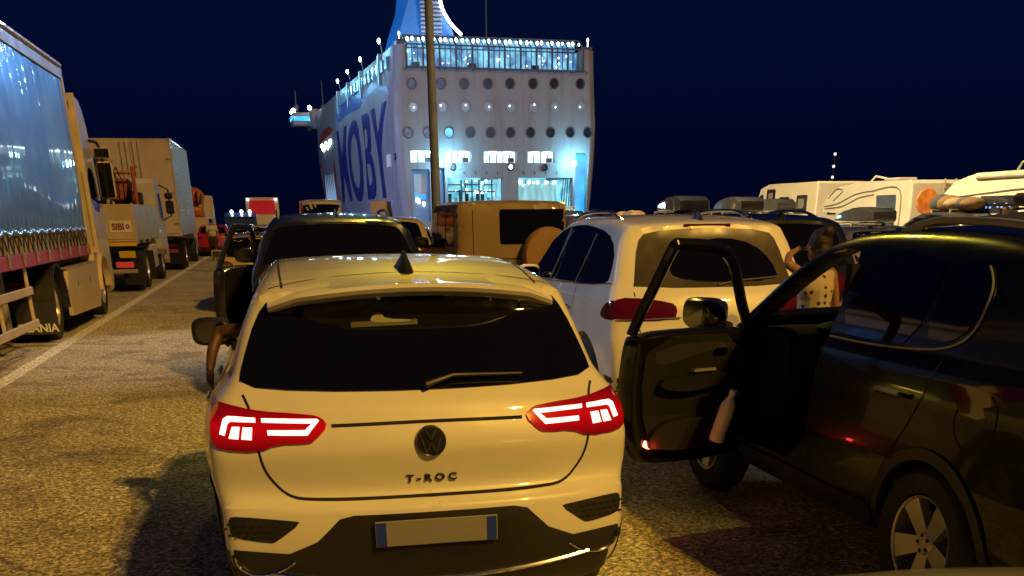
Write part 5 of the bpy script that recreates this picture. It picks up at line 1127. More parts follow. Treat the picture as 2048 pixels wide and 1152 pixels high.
    # roof edge, lamps, masts
    bx('roof_fender', FR, root, .2, 2.4, 13.1, 14.2, 23.0, 23.5); bx('roof_rail', FR, root, .1, .2, 12.9, 14.3, 23.5, 23.6); bx('roof_rail', FR, root, .2, 2.4, -14.1, -12.9, 23.0, 23.4)
    for y in (13.7, -13.6): b = MB(); b.tube([(.8, y, 23), (.8, y, 24.2)], .06, 6); b.ball((.8, y, 24.3), (.15, .15, .25)); b.obj('roof_lamp_post', LAMPS, root)
    b = MB(); b.tube([(12, -1.6, 23), (12, -1.6, 30.5), (12, -2.4, 30.7)], .09, 6); b.obj('signal_mast', FR, root)
    for x in (11.1, 30.2, 45.9, 59.9):
        b = MB(); b.tube([(x, 14.3, 23), (x, 14.6, 24.4)], .08, 6); ps = b.obj('deck_lamp_post', FR, root); b = MB(); b.ball((x, 14.8, 24.7), (.24, .2, .34)); b.obj('deck_lamp', LAMPM, ps)
        st_ = bx('side_glow_panel', CY, root, x-.5, x+1.3, 14.70, 15.02, 19.4, 23.0)  # glowing panel stands in for lamp light streaking down the side
        bx('glow_panel_edge', HULL, st_, x-.9, x-.5, 14.6, 15.2, 19.2, 23.0)
        l = lamp('POINT', 'deck_flood', (0, 0, 0), 1500, (.25, .75, 1.0), shadow_soft_size=.3); l.parent = root; l.location = (x, 17.5, 23.5)
    for x in range(4, 62, 4): bx('deck_window', mat('side_window_dim', (.1, .15, .2), .3, emit=(.10, .22, .35), estr=.25), root, x, x+1.9, 14.62, 15.08, 20.6, 22.0)
    # superstructure ahead and the bridge with its wings
    bx('upper_deckhouse', HULL, root, 9.3, 104, -12.0, 12.0, 23.0, 24.3)
    bx('bridge', HULL, root, 106, 116, -15.5, 15.5, 20.0, 24.0, bev=.4); bx('bridge_wing', HULL, root, 108, 114, 14, 19.5, 20.6, 23.4, bev=.3); bx('bridge_wing', HULL, root, 108, 114, -19.5, -14, 20.6, 23.4, bev=.3)
    bx('bridge_window_band', CY, root, 107.5, 113.5, 19.45, 19.56, 21.8, 22.7); bx('wing_window', CY, root, 107.9, 108.02, 14.8, 19.2, 21.7, 22.6)
    for x, y, z in ((107, 15.5, 24.3), (109, 19, 23.8), (113, 19, 23.8)): b = MB(); b.ball((x, y, z), .45); b.obj('bridge_lamp', LAMPM, root)
    for x, y, h in ((110, 12, 30), (112, 18, 28), (104, 9, 27)): b = MB(); b.tube([(x, y, 23), (x, y, h)], .15, 6); b.ball((x, y, 24.6), (.6, .6, .8)); b.obj('radar_mast', FR, root)
    # promenade with lights, painted patches of colour on the bow side (plain shapes)
    bx('promenade_recess', CY, root, 74, 92, 14.2, 14.9, 12.6, 16.2)
    for i in range(7): b = MB(); b.ball((75+2.6*i, 15.1, 15.6-.4*(i % 3)), .42, n=8, m=6); b.obj('promenade_lamp', LAMPM, root)
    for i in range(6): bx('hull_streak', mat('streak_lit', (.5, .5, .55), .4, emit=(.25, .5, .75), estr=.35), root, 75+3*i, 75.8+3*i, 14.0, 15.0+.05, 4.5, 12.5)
    def side_shape(name, pts, m, par=root, off=.05):
        P = soft([(x, z) for x, z in pts], 2); n = len(P); vs = [(x, hw(x, z)+off, z) for x, z in P]+[(x, hw(x, z)-.3, z) for x, z in P]
        return mesh_obj(name, vs, [tuple(range(n))]+[(i, (i+1) % n, n+(i+1) % n, n+i) for i in range(n)], m, par)
    RD = mat('hull_red', (.30, .035, .02), .4, var=.3, vscale=.4); BG = mat('hull_blue_graphic', (.05, .09, .33), .4, var=.15, vscale=.3); SK = mat('hull_lilac_light', (.26, .28, .46), .45, var=.12, vscale=.3); DB = mat('hull_navy_letters', (.022, .03, .16), .4, var=.2, vscale=.4)
    side_shape('hull_colour_patch', [(70, 17.6), (82, 18.8), (94, 18.0), (97, 15.8), (88, 16.6), (76, 16.8)], RD); side_shape('hull_colour_patch', [(88, 6), (94, 12), (104, 13), (106, 9), (98, 5)], RD)
    side_shape('hull_colour_patch', [(95, 4), (99, 11), (110, 15), (112, 12), (104, 4)], mat('hull_orange', (.35, .15, .06), .4, var=.3, vscale=.4)); side_shape('hull_colour_patch', [(68, 1), (70, 12), (73, 12), (73, 1)], RD)
    side_shape('hull_graphic', [(2.2, 0), (2.2, 18.6), (14, 19.0), (20, 21), (28, 19), (36, 22.5), (50, 21.5), (66, 22.8), (66, 0)], SK, off=.035)  # lilac colour also carries the lavender light on the white side
    side_shape('hull_graphic', [(30, 18.0), (34, 21.5), (42, 22.6), (50, 21.8), (58, 22.5), (65, 21), (65, 17.8), (50, 18.6), (40, 18.2)], BG, off=.06)
    # the ship's name along the side
    Mt = Matrix(((-1, 0, 0, 36), (0, 0, 1, 15.1), (0, 1, 0, 4.6), (0, 0, 0, 1)))
    nm = text('name_lettering', 'MOBY', DB, root, Mt, size=17.4, ext=.06, sx_=1.27, font_bold=.28, spacing=1.0)
    xs_ = [v.co.x for v in nm.data.vertices]; x0_, x1_ = min(xs_), max(xs_); print('name extents', x0_, x1_)
    for v in nm.data.vertices: v.co.x = 6.5+(v.co.x-x0_)/(x1_-x0_)*58.5
    for v in nm.data.vertices: v.co.y = hw(v.co.x, v.co.z)+.10+(.04 if v.co.y > 15.1 else -.1)
    bx('pilot_port', mat('port_frame_white', (.5, .5, .5), .4, emit=(.5, .6, .7), estr=.25), root, 4.6, 7.4, 14.9, 15.22, 8.3, 9.9)
    b = MB(); b.ball((1.0, 15.0, 9.4), (.25, .25, .5)); b.obj('fairlead', DARK, root)
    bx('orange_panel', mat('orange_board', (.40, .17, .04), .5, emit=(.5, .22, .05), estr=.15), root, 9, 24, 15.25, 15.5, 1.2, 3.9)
    # funnel
    def ring(z, w, l): return [(30-l, y, z) for y in (w, -w)]+[(30+l*1.4, -w, z), (30+l*1.4, w, z)]
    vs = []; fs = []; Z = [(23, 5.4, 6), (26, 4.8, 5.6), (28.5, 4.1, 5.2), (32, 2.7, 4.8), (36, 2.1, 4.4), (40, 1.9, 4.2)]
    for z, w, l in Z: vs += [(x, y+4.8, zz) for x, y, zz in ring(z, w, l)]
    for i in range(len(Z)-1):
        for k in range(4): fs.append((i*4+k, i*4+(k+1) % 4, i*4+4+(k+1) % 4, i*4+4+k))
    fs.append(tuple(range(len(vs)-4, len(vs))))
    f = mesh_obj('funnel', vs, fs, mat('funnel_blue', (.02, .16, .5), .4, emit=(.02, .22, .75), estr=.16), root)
    b = MB()
    for i in range(26): z = 24+i*.55; b.box(24.4+.1*math.sin(i)-.3, 24.9, 3.9-1.5, 3.9+1.9, z, z+.28)
    b.obj('funnel_louvres', mat('louvre_grey', (.35, .36, .38), .4), f)
    P = [(23.6, -.4, 27.6), (23.7, .9, 28.7), (23.8, 1.9, 29.9), (24, 2.6, 31.3), (24.2, 2.9, 33.5), (24.4, 3.0, 39)]
    b = MB(); b.tube([(x, y-.2, z) for x, y, z in catmull(P, 6, False)], .22, 8); b.obj('funnel_light_strip', LAMPS, f)
    l = lamp('POINT', 'funnel_flood', (0, 0, 0), 1100, (.6, .85, 1.0), shadow_soft_size=.5); l.parent = root; l.location = (18, 4, 27)
ferry()
lamp('SPOT', 'ferry_side_fill', (-85, 118, 20), 240000, (.52, .58, 1.0), target=(-28, 210, 12), spot_size=R(95), spot_blend=.8, shadow_soft_size=.5)  # fill without a fixture, added to cool the ferry's port side
lamp('SPOT', 'ferry_stern_fill', (20, 96, 18), 48000, (.58, .68, 1.0), target=(0, 164, 14), spot_size=R(50), spot_blend=.8, shadow_soft_size=.5)  # fill without a fixture, added to cool the stern

# ------------------------------------------------------------------ lamp mast in front of the ferry
def mast():
    r = empty('lamp_mast', MAST, LANE, 'tall tapering grey lamp mast standing in front of the ferry', 'lamp mast')
    b = MB(); b.tube([(0, 0, 0), (0, 0, 3), (-.02, 0, 10), (-.03, 0, 17)], [.13, .12, .095, .075], 16); b.obj('pole', mat('mast_metal', (.30, .34, .42), .55, metal=.2, var=.15), r, smooth=True)
    b = MB(); b.lathe([(.30, 0), (.30, .04), (.17, .06), (.16, .3)], Matrix.Rotation(R(90), 4, 'X'), 12); b.obj('base_flange', STEEL, r)
    bx('cross_arm', STEEL, r, -1.0, 1.0, -.05, .05, 16.7, 16.8)
    for x in (-.8, 0, .8): h = bx('floodlight_head', STEEL, r, x-.2, x+.2, -.42, -.1, 16.75, 17.05, bev=.03); bx('lamp_glass', mat('sodium_lamp', (1, .8, .3), .3, emit=(1, .68, .16), estr=60), h, x-.16, x+.16, -.44, -.425, 16.80, 17.0)
mast()

# ------------------------------------------------------------------ more queueing cars (each a copy of a kind, with all its parts)
def children(o): return [c for c in bpy.data.objects if c.parent == o]
def copy_tree(o, parent=None, kids=None):
    c = o.copy(); COL.objects.link(c)
    if parent: c.parent = parent
    for ch in kids.get(o.name, []): copy_tree(ch, c, kids)
    return c
def kidmap():
    d = {}
    for o in bpy.data.objects:
        if o.parent: d.setdefault(o.parent.name, []).append(o)
    return d
LOW = dict(nu=30, nc=12, na=56)
def place(root, n, a, label, cat, group=None, dyaw=0.0):
    root.location = W(n, a); root.rotation_euler = (0, 0, LANE+math.pi/2+dyaw); root['label'] = label; root['category'] = cat
    if group: root['group'] = group
    return root
KEEP = {}
std_car('suv_car', 'suv', 6.0, 11.6, BLACKP, 'black SUV with silver roof rails, right of the dusty white SUV', 'SUV', rails=CHROME, res=dict(nu=44, nc=20, na=80))
std_car('van_car', 'van', 1.9, 44, BEIGEP, 'beige van with a high rounded roof, far ahead below the ferry side', 'van', sc=1.24, res=LOW)
std_car('estate_car', 'estate', .7, 16.4, DGREY, 'dark estate directly ahead of the glossy black SUV', 'car', res=LOW)
std_car('suv_car', 'suv', 2.75, 25.5, mat('yellowish_paint', (.5, .42, .2), .35, coat=1), 'pale yellowish SUV seen between the black SUV and the tan off-roader', 'SUV', res=LOW)
std_car('hatchback_car', 'hatch', -3.0, 56.5, REDP, 'small red hatchback with lit tail lamps, far ahead beside the lorries', 'car', res=LOW, lit=True, cutit=False)
std_car('estate_car', 'estate', -.35, 22.5, mat('ochre_paint', (.45, .33, .08), .35, coat=1), 'ochre estate car seen past the open door of the black SUV', 'car', res=LOW)
fleet = [  # style, paint, n, a, label, roof load
 ('van', LWHITE, 7.4, 34, 'white van with a flat roof, far row right of the ferry', None),
 ('hatch', GREYP, 4.2, 34, 'grey hatchback far ahead in front of the ferry quay', None),
 ('suv', SILVER, 6.9, 22.0, 'silver SUV behind the dusty white SUV and before the far rows', None),
 ('estate', WHITE, 9.3, 17.4, 'white estate with a pale roof beyond the woman in the dotted dress', None),
 ('suv', DGREY, 10.2, 25.0, 'dark grey SUV carrying a dark roof box', 'box'),
 ('hatch', BLUEP, 9.8, 31, 'blue hatchback in the third row to the right', None),
 ('van', BLACKP, 10.2, 38, 'black van with a roof rack in the far right rows', 'rack'),
 ('estate', SILVER, 12.4, 20.5, 'silver estate with a bare pale roof, in the fourth row', None),
 ('suv', BLACKP, 12.6, 27, 'black SUV with a grey roof box, behind the black SUV with silver rails', 'box'),
 ('hatch', WHITE, 12.9, 34, 'white hatchback in front of the cream motorhome', None),
 ('estate', DGREY, 15.4, 25, 'dark estate below the caravan with the swoosh graphic', 'box'),
 ('suv', BEIGEP, 15.8, 31.5, 'beige SUV with grey roof box below the motorhomes', 'box'),
 ('estate', BLACKP, 13.6, 14.6, 'black estate loaded with brown bags on the roof', 'bags'),
 ('suv', GREYP, 11.0, 12.2, 'grey SUV with long roof bars next to the loaded black estate', 'rack'),
 ('hatch', SILVER, 16.3, 20, 'silver hatchback under the large caravan', None),
 ('suv', DGREY, 18.6, 25.5, 'dark SUV towing beside the large caravan', 'bags'),
 ('hatch', BLACKP, 1.2, 33, 'black hatchback far ahead left of the ferry doors', None),
 ('estate', WHITE, -.4, 46, 'white estate far ahead, left of the beige high-roof van', None),
 ('hatch', GREYP, -1.3, 50, 'small grey car far ahead beside the walking person', None),
 ('van', WHITE, 10.8, 46, 'white van in the last row at the right', None),
 ('suv', BEIGEP, 7.8, 42, 'beige SUV in the last row near the ferry', 'wbox'),
 ('estate', SILVER, 14.0, 41, 'silver estate in the last row left of the cream motorhome', 'bags'),
 ('van', DGREY, 17.3, 38, 'dark van close to the cream motorhome', None),
 ('suv', WHITE, 5.8, 29.0, 'white SUV behind the tan off-roader lane', None),
]
def roof_load(root, st, kind, seed):
    zt = {'suv': 1.79, 'estate': 1.50, 'hatch': 1.49, 'van': 1.96}[st]; rnd = random.Random(seed)
    for x in (1.3, 2.1): b = MB(); b.tube([(x, -.62, zt+.03), (x, .62, zt+.03)], .02, 6); b.box(x-.03, x+.03, -.62, -.56, zt-.08, zt+.03); b.box(x-.03, x+.03, .56, .62, zt-.08, zt+.03); b.obj('roof_bar', STEEL, root)
    if kind in ('box', 'wbox'):
        b = MB(); P = soft([(.7, zt+.08), (.75, zt+.36), (1.6, zt+.42), (2.5, zt+.28), (2.75, zt+.10), (2.6, zt+.06), (.8, zt+.06)], 1); n = len(P)
        vs = [(1.7+(x-1.7)*s_, y, zt+.2+(z-zt-.2)*s_) for y, s_ in ((-.38, .9), (-.32, 1), (.32, 1), (.38, .9)) for x, z in P]
        b.add(vs, [(r*n+i, r*n+(i+1) % n, (r+1)*n+(i+1) % n, (r+1)*n+i) for r in range(3) for i in range(n)]+[tuple(range(n-1, -1, -1)), tuple(range(3*n, 4*n))]); b.obj('roof_box', WHITE if kind == 'wbox' else DGREY, root, smooth=True, ang=40)
    if kind == 'bags':
        for k in range(5): b = MB(); x = .9+k*.35; b.ball((x, rnd.uniform(-.25, .25), zt+.18), (.26, .36, .16+rnd.uniform(0, .1)), n=12, m=8); b.obj('roof_bag', mat('bag_%d' % (k % 3), [(.16, .09, .04), (.05, .05, .06), (.28, .20, .12)][k % 3], .8, bump=.6, bscale=8), root, smooth=True)
    if kind == 'rack':
        for y in (-.5, 0, .5): b = MB(); b.tube([(.6, y, zt+.08), (2.6, y, zt+.08)], .02, 6); b.obj('roof_rack_rail', STEEL, root)
        b = MB(); b.box(1.0, 2.3, -.3, .35, zt+.1, zt+.24, bev=.05); b.obj('roof_bundle', mat('canvas', (.3, .25, .18), .8), root)
    if kind == 'bikes':
        for y in (-.3, .3):
            b = MB()
            for x in (1.0, 2.05): b.tube([(x+.33*math.cos(t), y, zt+.42+.33*math.sin(t)) for t in [2*math.pi*i/24 for i in range(25)]], .016, 6, cap=False)
            for p, q in (((1.0, .42), (1.4, .38)), ((1.4, .38), (1.9, .85)), ((1.25, .9), (1.9, .85)), ((1.4, .38), (1.25, .95)), ((2.05, .42), (1.88, .98)), ((1.0, .42), (1.28, .85))): b.tube([(p[0], y, zt+p[1]), (q[0], y, zt+q[1])], .018, 6)
            b.tube([(1.88, y-.22, zt+.98), (1.88, y+.22, zt+.98)], .014, 6); b.box(1.12, 1.38, y-.06, y+.06, zt+.94, zt+.99, bev=.02); b.obj('roof_bicycle', STEEL, root)
protos = {}
km = None
for k, (st, paint, n, a, label, load) in enumerate(fleet):
    cat = {'suv': 'SUV', 'van': 'van'}.get(st, 'car'); nm = {'suv': 'suv_car', 'van': 'van_car', 'hatch': 'hatchback_car', 'estate': 'estate_car'}[st]; key = st
    if key not in protos:
        c = std_car(nm, st, n, a, paint, label, cat, group='cars queueing in the far rows', res=LOW, cutit=False, rails=None); protos[key] = c.root; root = c.root; km = kidmap()
    else:
        root = copy_tree(protos[key], None, km); place(root, n, a, label, cat, 'cars queueing in the far rows')
        for ch in root.children:
            if ch.name.startswith('body'): ch.data = ch.data.copy() if False else ch.data; ch.material_slots[0].link = 'OBJECT'; ch.material_slots[0].material = paint
    root.rotation_euler.z += R(random.Random(k).uniform(-2.5, 2.5))
for k, (st, paint, n, a, label, load) in enumerate(fleet):
    if load:
        r = [o for o in COL.objects if o.get('label') == label][0]; roof_load(r, st, load, k)

# ------------------------------------------------------------------ motorhomes and caravans on the right
CW = mat('camper_white', (.66, .60, .48), .42, coat=.4, var=.04); CP = mat('camper_greyish', (.46, .42, .40), .45, coat=.3, var=.05); CG = mat('camper_window', (.02, .022, .03), .1, coat=1)
DEC = mat('camper_decal', (.16, .15, .15), .4)
def rbox(x0, x1, w, prof, m, name, root, ang=30):              # prof: side outline (x, z); extruded across with chamfered edges
    P = prof; n = len(P); cx_ = sum(p[0] for p in P)/n; cz_ = sum(p[1] for p in P)/n; b = MB()
    vs = [(cx_+(x-cx_)*s_, y, cz_+(z-cz_)*s_) for y, s_ in ((-w, .985), (-w+.06, 1), (w-.06, 1), (w, .985)) for x, z in P]
    b.add(vs, [(r*n+i, r*n+(i+1) % n, (r+1)*n+(i+1) % n, (r+1)*n+i) for r in range(3) for i in range(n)]+[tuple(range(n-1, -1, -1)), tuple(range(3*n, 4*n))]); return b.obj(name, m, root, smooth=True, ang=ang)
def side_panel(root, pts, m, name, y=1.17, r=.08, parent=None):
    b = MB(); b.prism(rpoly(pts, r), y-.01, y+.02); return b.obj(name, m, parent or root)
def wheels2(root, xs, w=1.0, r=.33):
    for x in xs:
        for sg in (1, -1): wheel(root, x, sg*w, r, .2, sg, 5, hi=False)
def q4(x0, x1, z0, z1): return [(x0, z0), (x0, z1), (x1, z1), (x1, z0)]
r = vroot('motorhome', 24.9, 45.5, 'cream motorhome with three dark side windows and a cab overhang, leftmost of the campers', 'motorhome')
rbox(0, 6, 1.15, [(0, .6), (.02, 2.95), (.1, 3.03), (5.0, 3.03), (5.9, 2.85), (6.1, 2.5), (6.0, 2.25), (5.3, 2.2), (5.35, .6)], CW, 'living_box', r); rbox(0, 1, 1.0, [(5.2, .5), (5.2, 2.15), (5.7, 2.15), (6.3, 1.35), (7.0, 1.15), (7.1, .5)], CW, 'cab', r)
for x0, x1, z0, z1 in ((.9, 1.9, 1.75, 2.5), (2.7, 3.7, 1.7, 2.45), (4.2, 5.1, 2.1, 2.8)): w_ = side_panel(r, q4(x0, x1, z0, z1), CG, 'side_window', 1.16); side_panel(r, q4(x0+.25, x1-.2, z0+.2, z1-.15), GREYP, 'window_blind', 1.178, parent=w_)
side_panel(r, [(5.5, 2.3), (5.5, 2.6), (5.9, 2.55), (5.95, 2.3)], CG, 'overcab_window', 1.16)
for p in ([(2.2, .9), (3.0, 1.5), (3.15, 1.5), (2.4, .9)], [(3.6, 1.2), (4.4, 1.7), (4.5, 1.65), (3.8, 1.2)]): side_panel(r, p, DEC, 'side_decal', 1.16, r=.02)
bx('rear_wall', CP, r, -.03, 0, -1.12, 1.12, .65, 2.95); bx('rear_window', CG, r, -.06, -.035, -.5, .6, 1.7, 2.4); bx('rear_skirt', PLASTIC, r, -.08, -.04, -1.1, 1.1, .6, 1.2); wheels2(r, (1.4, 6.2))
r = vroot('caravan', 23.6, 36.0, 'greyish caravan with pointed front, swoosh decal and an orange round cover on its back', 'caravan')
rbox(0, 6, 1.15, [(0, .5), (-.05, 1.4), (.05, 2.7), (.2, 2.82), (3.6, 2.86), (5.2, 2.72), (6.2, 2.35), (6.6, 1.95), (6.45, 1.8), (5.3, 1.75), (5.0, .5)], mat('caravan_grey', (.52, .50, .44), .4, coat=.4, var=.05), 'living_box', r)
side_panel(r, [(.8, 1.0), (.95, 2.35), (2.3, 2.35), (1.95, .95)], mat('camper_window_blue', (.06, .08, .13), .15, coat=1), 'side_window', 1.16)
for P in ([(6.3, 2.0), (5.2, 2.1), (3.8, 2.42), (2.4, 2.52)], [(6.2, 1.92), (4.8, 2.0), (3.6, 2.28), (2.5, 2.38)], [(6.0, 2.3), (5.4, 2.62), (4.9, 2.55), (5.6, 2.2)], [(.55, .9), (.75, 2.5), (2.6, 2.52)]):
    b = MB(); b.tube([(x, 1.165, z) for x, z in catmull(P, 6, False)], .022, 6); b.obj('side_decal', DEC, r)
b = MB(); b.lathe([(.001, .07), (.40, .07), (.44, .0)], Matrix.Translation((-.04, .52, 2.12)) @ Matrix.Rotation(R(90), 4, 'Z'), 28); b.obj('round_cover', mat('orange_cover', (.50, .16, .03), .5, var=.35, vscale=5), r, smooth=True, ang=40)
for y in (-.05, -.50): b = MB(); b.tube([(-.12, y, 1.0), (-.12, y, 2.85)], .03, 6); b.obj('ladder_rail', STEEL, r)
for z in (1.5, 1.85, 2.2, 2.55): b = MB(); b.tube([(-.12, -.05, z), (-.12, -.50, z)], .025, 6); b.obj('ladder_rung', STEEL, r)
bx('rear_wall', CP, r, -.055, -.03, -1.1, 1.1, .6, 2.70); bx('rear_lamp_bar', REDL, r, -.085, -.056, -.9, -.6, 2.5, 2.58)
bx('roof_hatch', CP, r, 2.2, 3.2, -.4, .4, 2.86, 2.96, bev=.03); b = MB(); b.tube([(4.6, .3, 2.7), (4.0, .3, 3.05), (3.2, .3, 2.95)], .04, 6); b.obj('roof_aerial', CW, r); wheels2(r, (2.4,))
r = vroot('caravan', 19.9, 22.0, 'large cream caravan with rounded front and awning rail, at the right edge', 'caravan')
rbox(0, 6, 1.2, [(0, .5), (-.05, 2.6), (.15, 2.75), (5.0, 2.72), (5.9, 2.55), (6.5, 2.15), (6.75, 1.6), (6.7, .8), (6.3, .5)], CW, 'living_box', r)
side_panel(r, q4(3.0, 4.6, 1.75, 2.15), CG, 'side_window', 1.21); side_panel(r, q4(.9, 1.9, 1.9, 2.45), CG, 'side_window', 1.21); side_panel(r, q4(.2, .6, 1.2, 2.3), CG, 'side_window', 1.21)
for k in range(7): b = MB(); b.ball((3.3+.16*k, 1.245, 1.9+.05*math.sin(k*2)), (.035, .01, .03), n=6, m=4); b.obj('window_reflection_dot', mat('reflection_glow', (.2, .4, 1), .3, emit=(.2, .45, 1.0), estr=1.2), r)  # glowing dots put on the pane in place of reflections
b = MB(); b.tube([(.2, 1.22, 2.62), (4.9, 1.22, 2.60)], .045, 8); b.obj('awning_rail', STEEL, r); b = MB(); b.tube([(6.6, 1.205, 2.1), (3.4, 1.215, 2.28), (.1, 1.215, 2.42)], .018, 6); b.obj('side_decal', DEC, r)
for x in (1.2, 3.3): bx('roof_hatch', CP, r, x, x+.8, -.4, .4, 2.73, 2.83, bev=.03)
b = MB(); b.tube([(4.3, .5, 2.7), (4.1, .5, 2.95), (3.6, .5, 3.0)], .03, 6); b.obj('roof_aerial', STEEL, r); wheels2(r, (2.8, 3.7))
# lorry with a red lit back, far ahead
r = vroot('box_lorry', -.75, 88, 'far lorry with a red rear and white marker lamps, left of the ferry', 'lorry')
bx('cargo_box', LWHITE, r, 0, 7, -1.25, 1.25, 1.0, 3.15, bev=.04); bx('red_tailgate', mat('red_tailgate', (.5, .02, .04), .4, emit=(.6, .01, .03), estr=.25), r, -.04, 0, -.95, .95, 2.0, 2.95)
for y in (-1.05, 1.05):
    for z in (1.75, 3.0): b = MB(); b.ball((-.08, y, z), .09, n=8, m=6); b.obj('marker_lamp', mat('marker_lamp', (1, 1, 1), .3, emit=(.8, .9, 1), estr=4), r)
bx('lorry_cab', LWHITE, r, 7.2, 9.2, -1.2, 1.2, .6, 2.9, bev=.1)
for x in (1.4, 7.9):
    for sg in (1, -1): truck_wheel(r, x, sg*1.0, side=sg)
# oncoming vehicle with cool head lamps
r = vroot('van_car', .55, 71, 'small oncoming blue van with cool white head lamps far down the lane', 'van', dyaw=math.pi); r.location = W(-2.0, 74)
rbox(0, 1, .95, [(0, .4), (0, 1.9), (3.2, 2.05), (4.0, 1.3), (4.7, 1.1), (4.75, .4)], BLUEP, 'body', r); side_panel(r, [(3.2, 1.3), (3.1, 1.85), (2.3, 1.85), (2.3, 1.3)], CG, 'side_window', .95)
bx('windscreen', CG, r, 3.5, 3.6, -.8, .8, 1.35, 1.8)
for y in (-.7, .7): b = MB(); b.ball((4.72, y, .8), (.06, .14, .10), n=10, m=6); b.obj('head_lamp', LHEAD, r)
for y in (-.5, .1, .6): b = MB(); b.ball((3.3, y, 2.10), .09, n=8, m=6); b.obj('roof_marker_lamp', LHEAD, r)
wheels2(r, (.8, 3.8), .82)
# communication mast with red lamps on the right
r = empty('radio_mast', (27.0, 93, 0), 0, 'thin distant radio mast with small warning lamps above the campers', 'mast')
b = MB(); b.tube([(0, 0, 0), (0, 0, 6.15)], [.10, .04], 6); b.obj('mast_pole', CHASSIS, r)
for z in (6.1, 5.2, 4.4): b = MB(); b.ball((0, 0, z), .11, n=8, m=6); b.obj('mast_lamp', mat('mast_lamp', (1, .6, .6), .3, emit=(1, .62, .60), estr=2.2), r)

# ------------------------------------------------------------------ people
CLOTH = {}
def figure(blobs, m, name, parent, vox=.012):              # blobs: ('t', pts, radii) limbs and ('e', centre, radii) masses, fused into one surface
    b = MB()
    for k in blobs:
        if k[0] == 't':
            pts = catmull(k[1], 5, False) if len(k[1]) > 2 else k[1]; n = len(pts); rr = k[2]; R_ = [rr[0]+(rr[-1]-rr[0])*i/(n-1) for i in range(n)] if len(rr) == 2 else [float(np.interp(i/(n-1), np.linspace(0, 1, len(rr)), rr)) for i in range(n)]
            b.tube(pts, R_, 12); b.ball(pts[0], R_[0]*.99, n=12, m=8); b.ball(pts[-1], R_[-1]*.99, n=12, m=8)
        else: b.ball(k[1], k[2], n=18, m=12)
    o = b.obj(name, m, parent, smooth=True)
    bake(o, [('REMESH', dict(mode='VOXEL', voxel_size=vox)), ('SMOOTH', dict(factor=.5, iterations=3))])
    o.data.materials.clear(); o.data.materials.append(m)
    o.data.polygons.foreach_set('use_smooth', [True]*len(o.data.polygons)); return o
def hand(w, d, side, palm_n, s=1.0, curl=.5):              # palm plus five separate fingers; w wrist, d pointing direction, side across the palm, palm_n palm normal
    w, d, side, palm_n = Vector(w), Vector(d).normalized(), Vector(side).normalized(), Vector(palm_n).normalized(); B = []
    c = w+d*.05*s; B.append(('t', [tuple(w), tuple(w+d*.045*s), tuple(w+d*.085*s)], [.022*s, .026*s, .022*s]))
    for k, (off, ln) in enumerate(((-.030, .068), (-.010, .080), (.010, .076), (.029, .060))):
        p0 = w+d*.075*s+side*off*s; p1 = p0+d*ln*.45*s+palm_n*.006*s; p2 = p1+(d*(1-curl)+palm_n*curl).normalized()*ln*.32*s; p3 = p2+(d*(1-curl*1.5)+palm_n*curl*1.5).normalized()*ln*.26*s
        B.append(('t', [tuple(w+d*.03*s+side*off*.8*s), tuple(p0)], [.012*s, .0095*s])); B.append(('t', [tuple(p0), tuple(p1), tuple(p2), tuple(p3)], [.0092*s, .0075*s]))
    t0 = w+d*.03*s-side*.022*s; t1 = t0+(d*.6-side*.8).normalized()*.035*s; t2 = t1+(d*.9-side*.3+palm_n*.2).normalized()*.032*s; B.append(('t', [tuple(t0), tuple(t1), tuple(t2)], [.0125*s, .009*s]))
    return B
def dotted():
    m = mat('dotted_cloth', (.62, .52, .38), .8, var=.05); t = m.node_tree; p = t.nodes['Principled BSDF']; v = t.nodes.new('ShaderNodeTexVoronoi'); v.inputs['Scale'].default_value = 17; r = t.nodes.new('ShaderNodeValToRGB'); r.color_ramp.interpolation = 'CONSTANT'
    c = t.nodes.new('ShaderNodeTexCoord'); t.links.new(c.outputs['Object'], v.inputs['Vector']); t.links.new(v.outputs['Distance'], r.inputs[0]); r.color_ramp.elements[0].color = (.03, .02, .015, 1); r.color_ramp.elements[1].position = .27; r.color_ramp.elements[1].color = (.46, .39, .29, 1); t.links.new(r.outputs[0], p.inputs['Base Color']); return m
def head_blobs(c, f, s=1.0):                               # skull, jaw, nose, ears, brow; f = facing direction
    c, f = Vector(c), Vector(f).normalized(); l = Vector((0, 0, 1)).cross(f); B = [('e', tuple(c+Vector((0, 0, .03))*s), (.083*s, .083*s, .10*s)), ('e', tuple(c+f*.022*s-Vector((0, 0, .045))*s), (.062*s, .062*s, .072*s)), ('e', tuple(c+f*.095*s-Vector((0, 0, .012))*s), (.014*s, .014*s, .022*s)), ('e', tuple(c+f*.078*s-Vector((0, 0, .058))*s), (.022*s, .022*s, .010*s))]
    for sg in (1, -1): B += [('e', tuple(c+l*.080*s*sg-Vector((0, 0, .005))*s), (.012*s, .018*s, .03*s)), ('e', tuple(c+l*.032*s*sg+f*.074*s+Vector((0, 0, .016))*s), (.018*s, .018*s, .010*s))]
    return B
def face_bits(c, f, par, s=1.0):
    c, f = Vector(c), Vector(f).normalized(); l = Vector((0, 0, 1)).cross(f)
    for sg in (1, -1):
        b = MB(); b.ball(tuple(c+l*.032*s*sg+f*.088*s+Vector((0, 0, .002))), (.010*s, .010*s, .007*s), n=10, m=6); b.obj('eye', mat('eye_dark', (.05, .04, .035), .2), par, smooth=True)
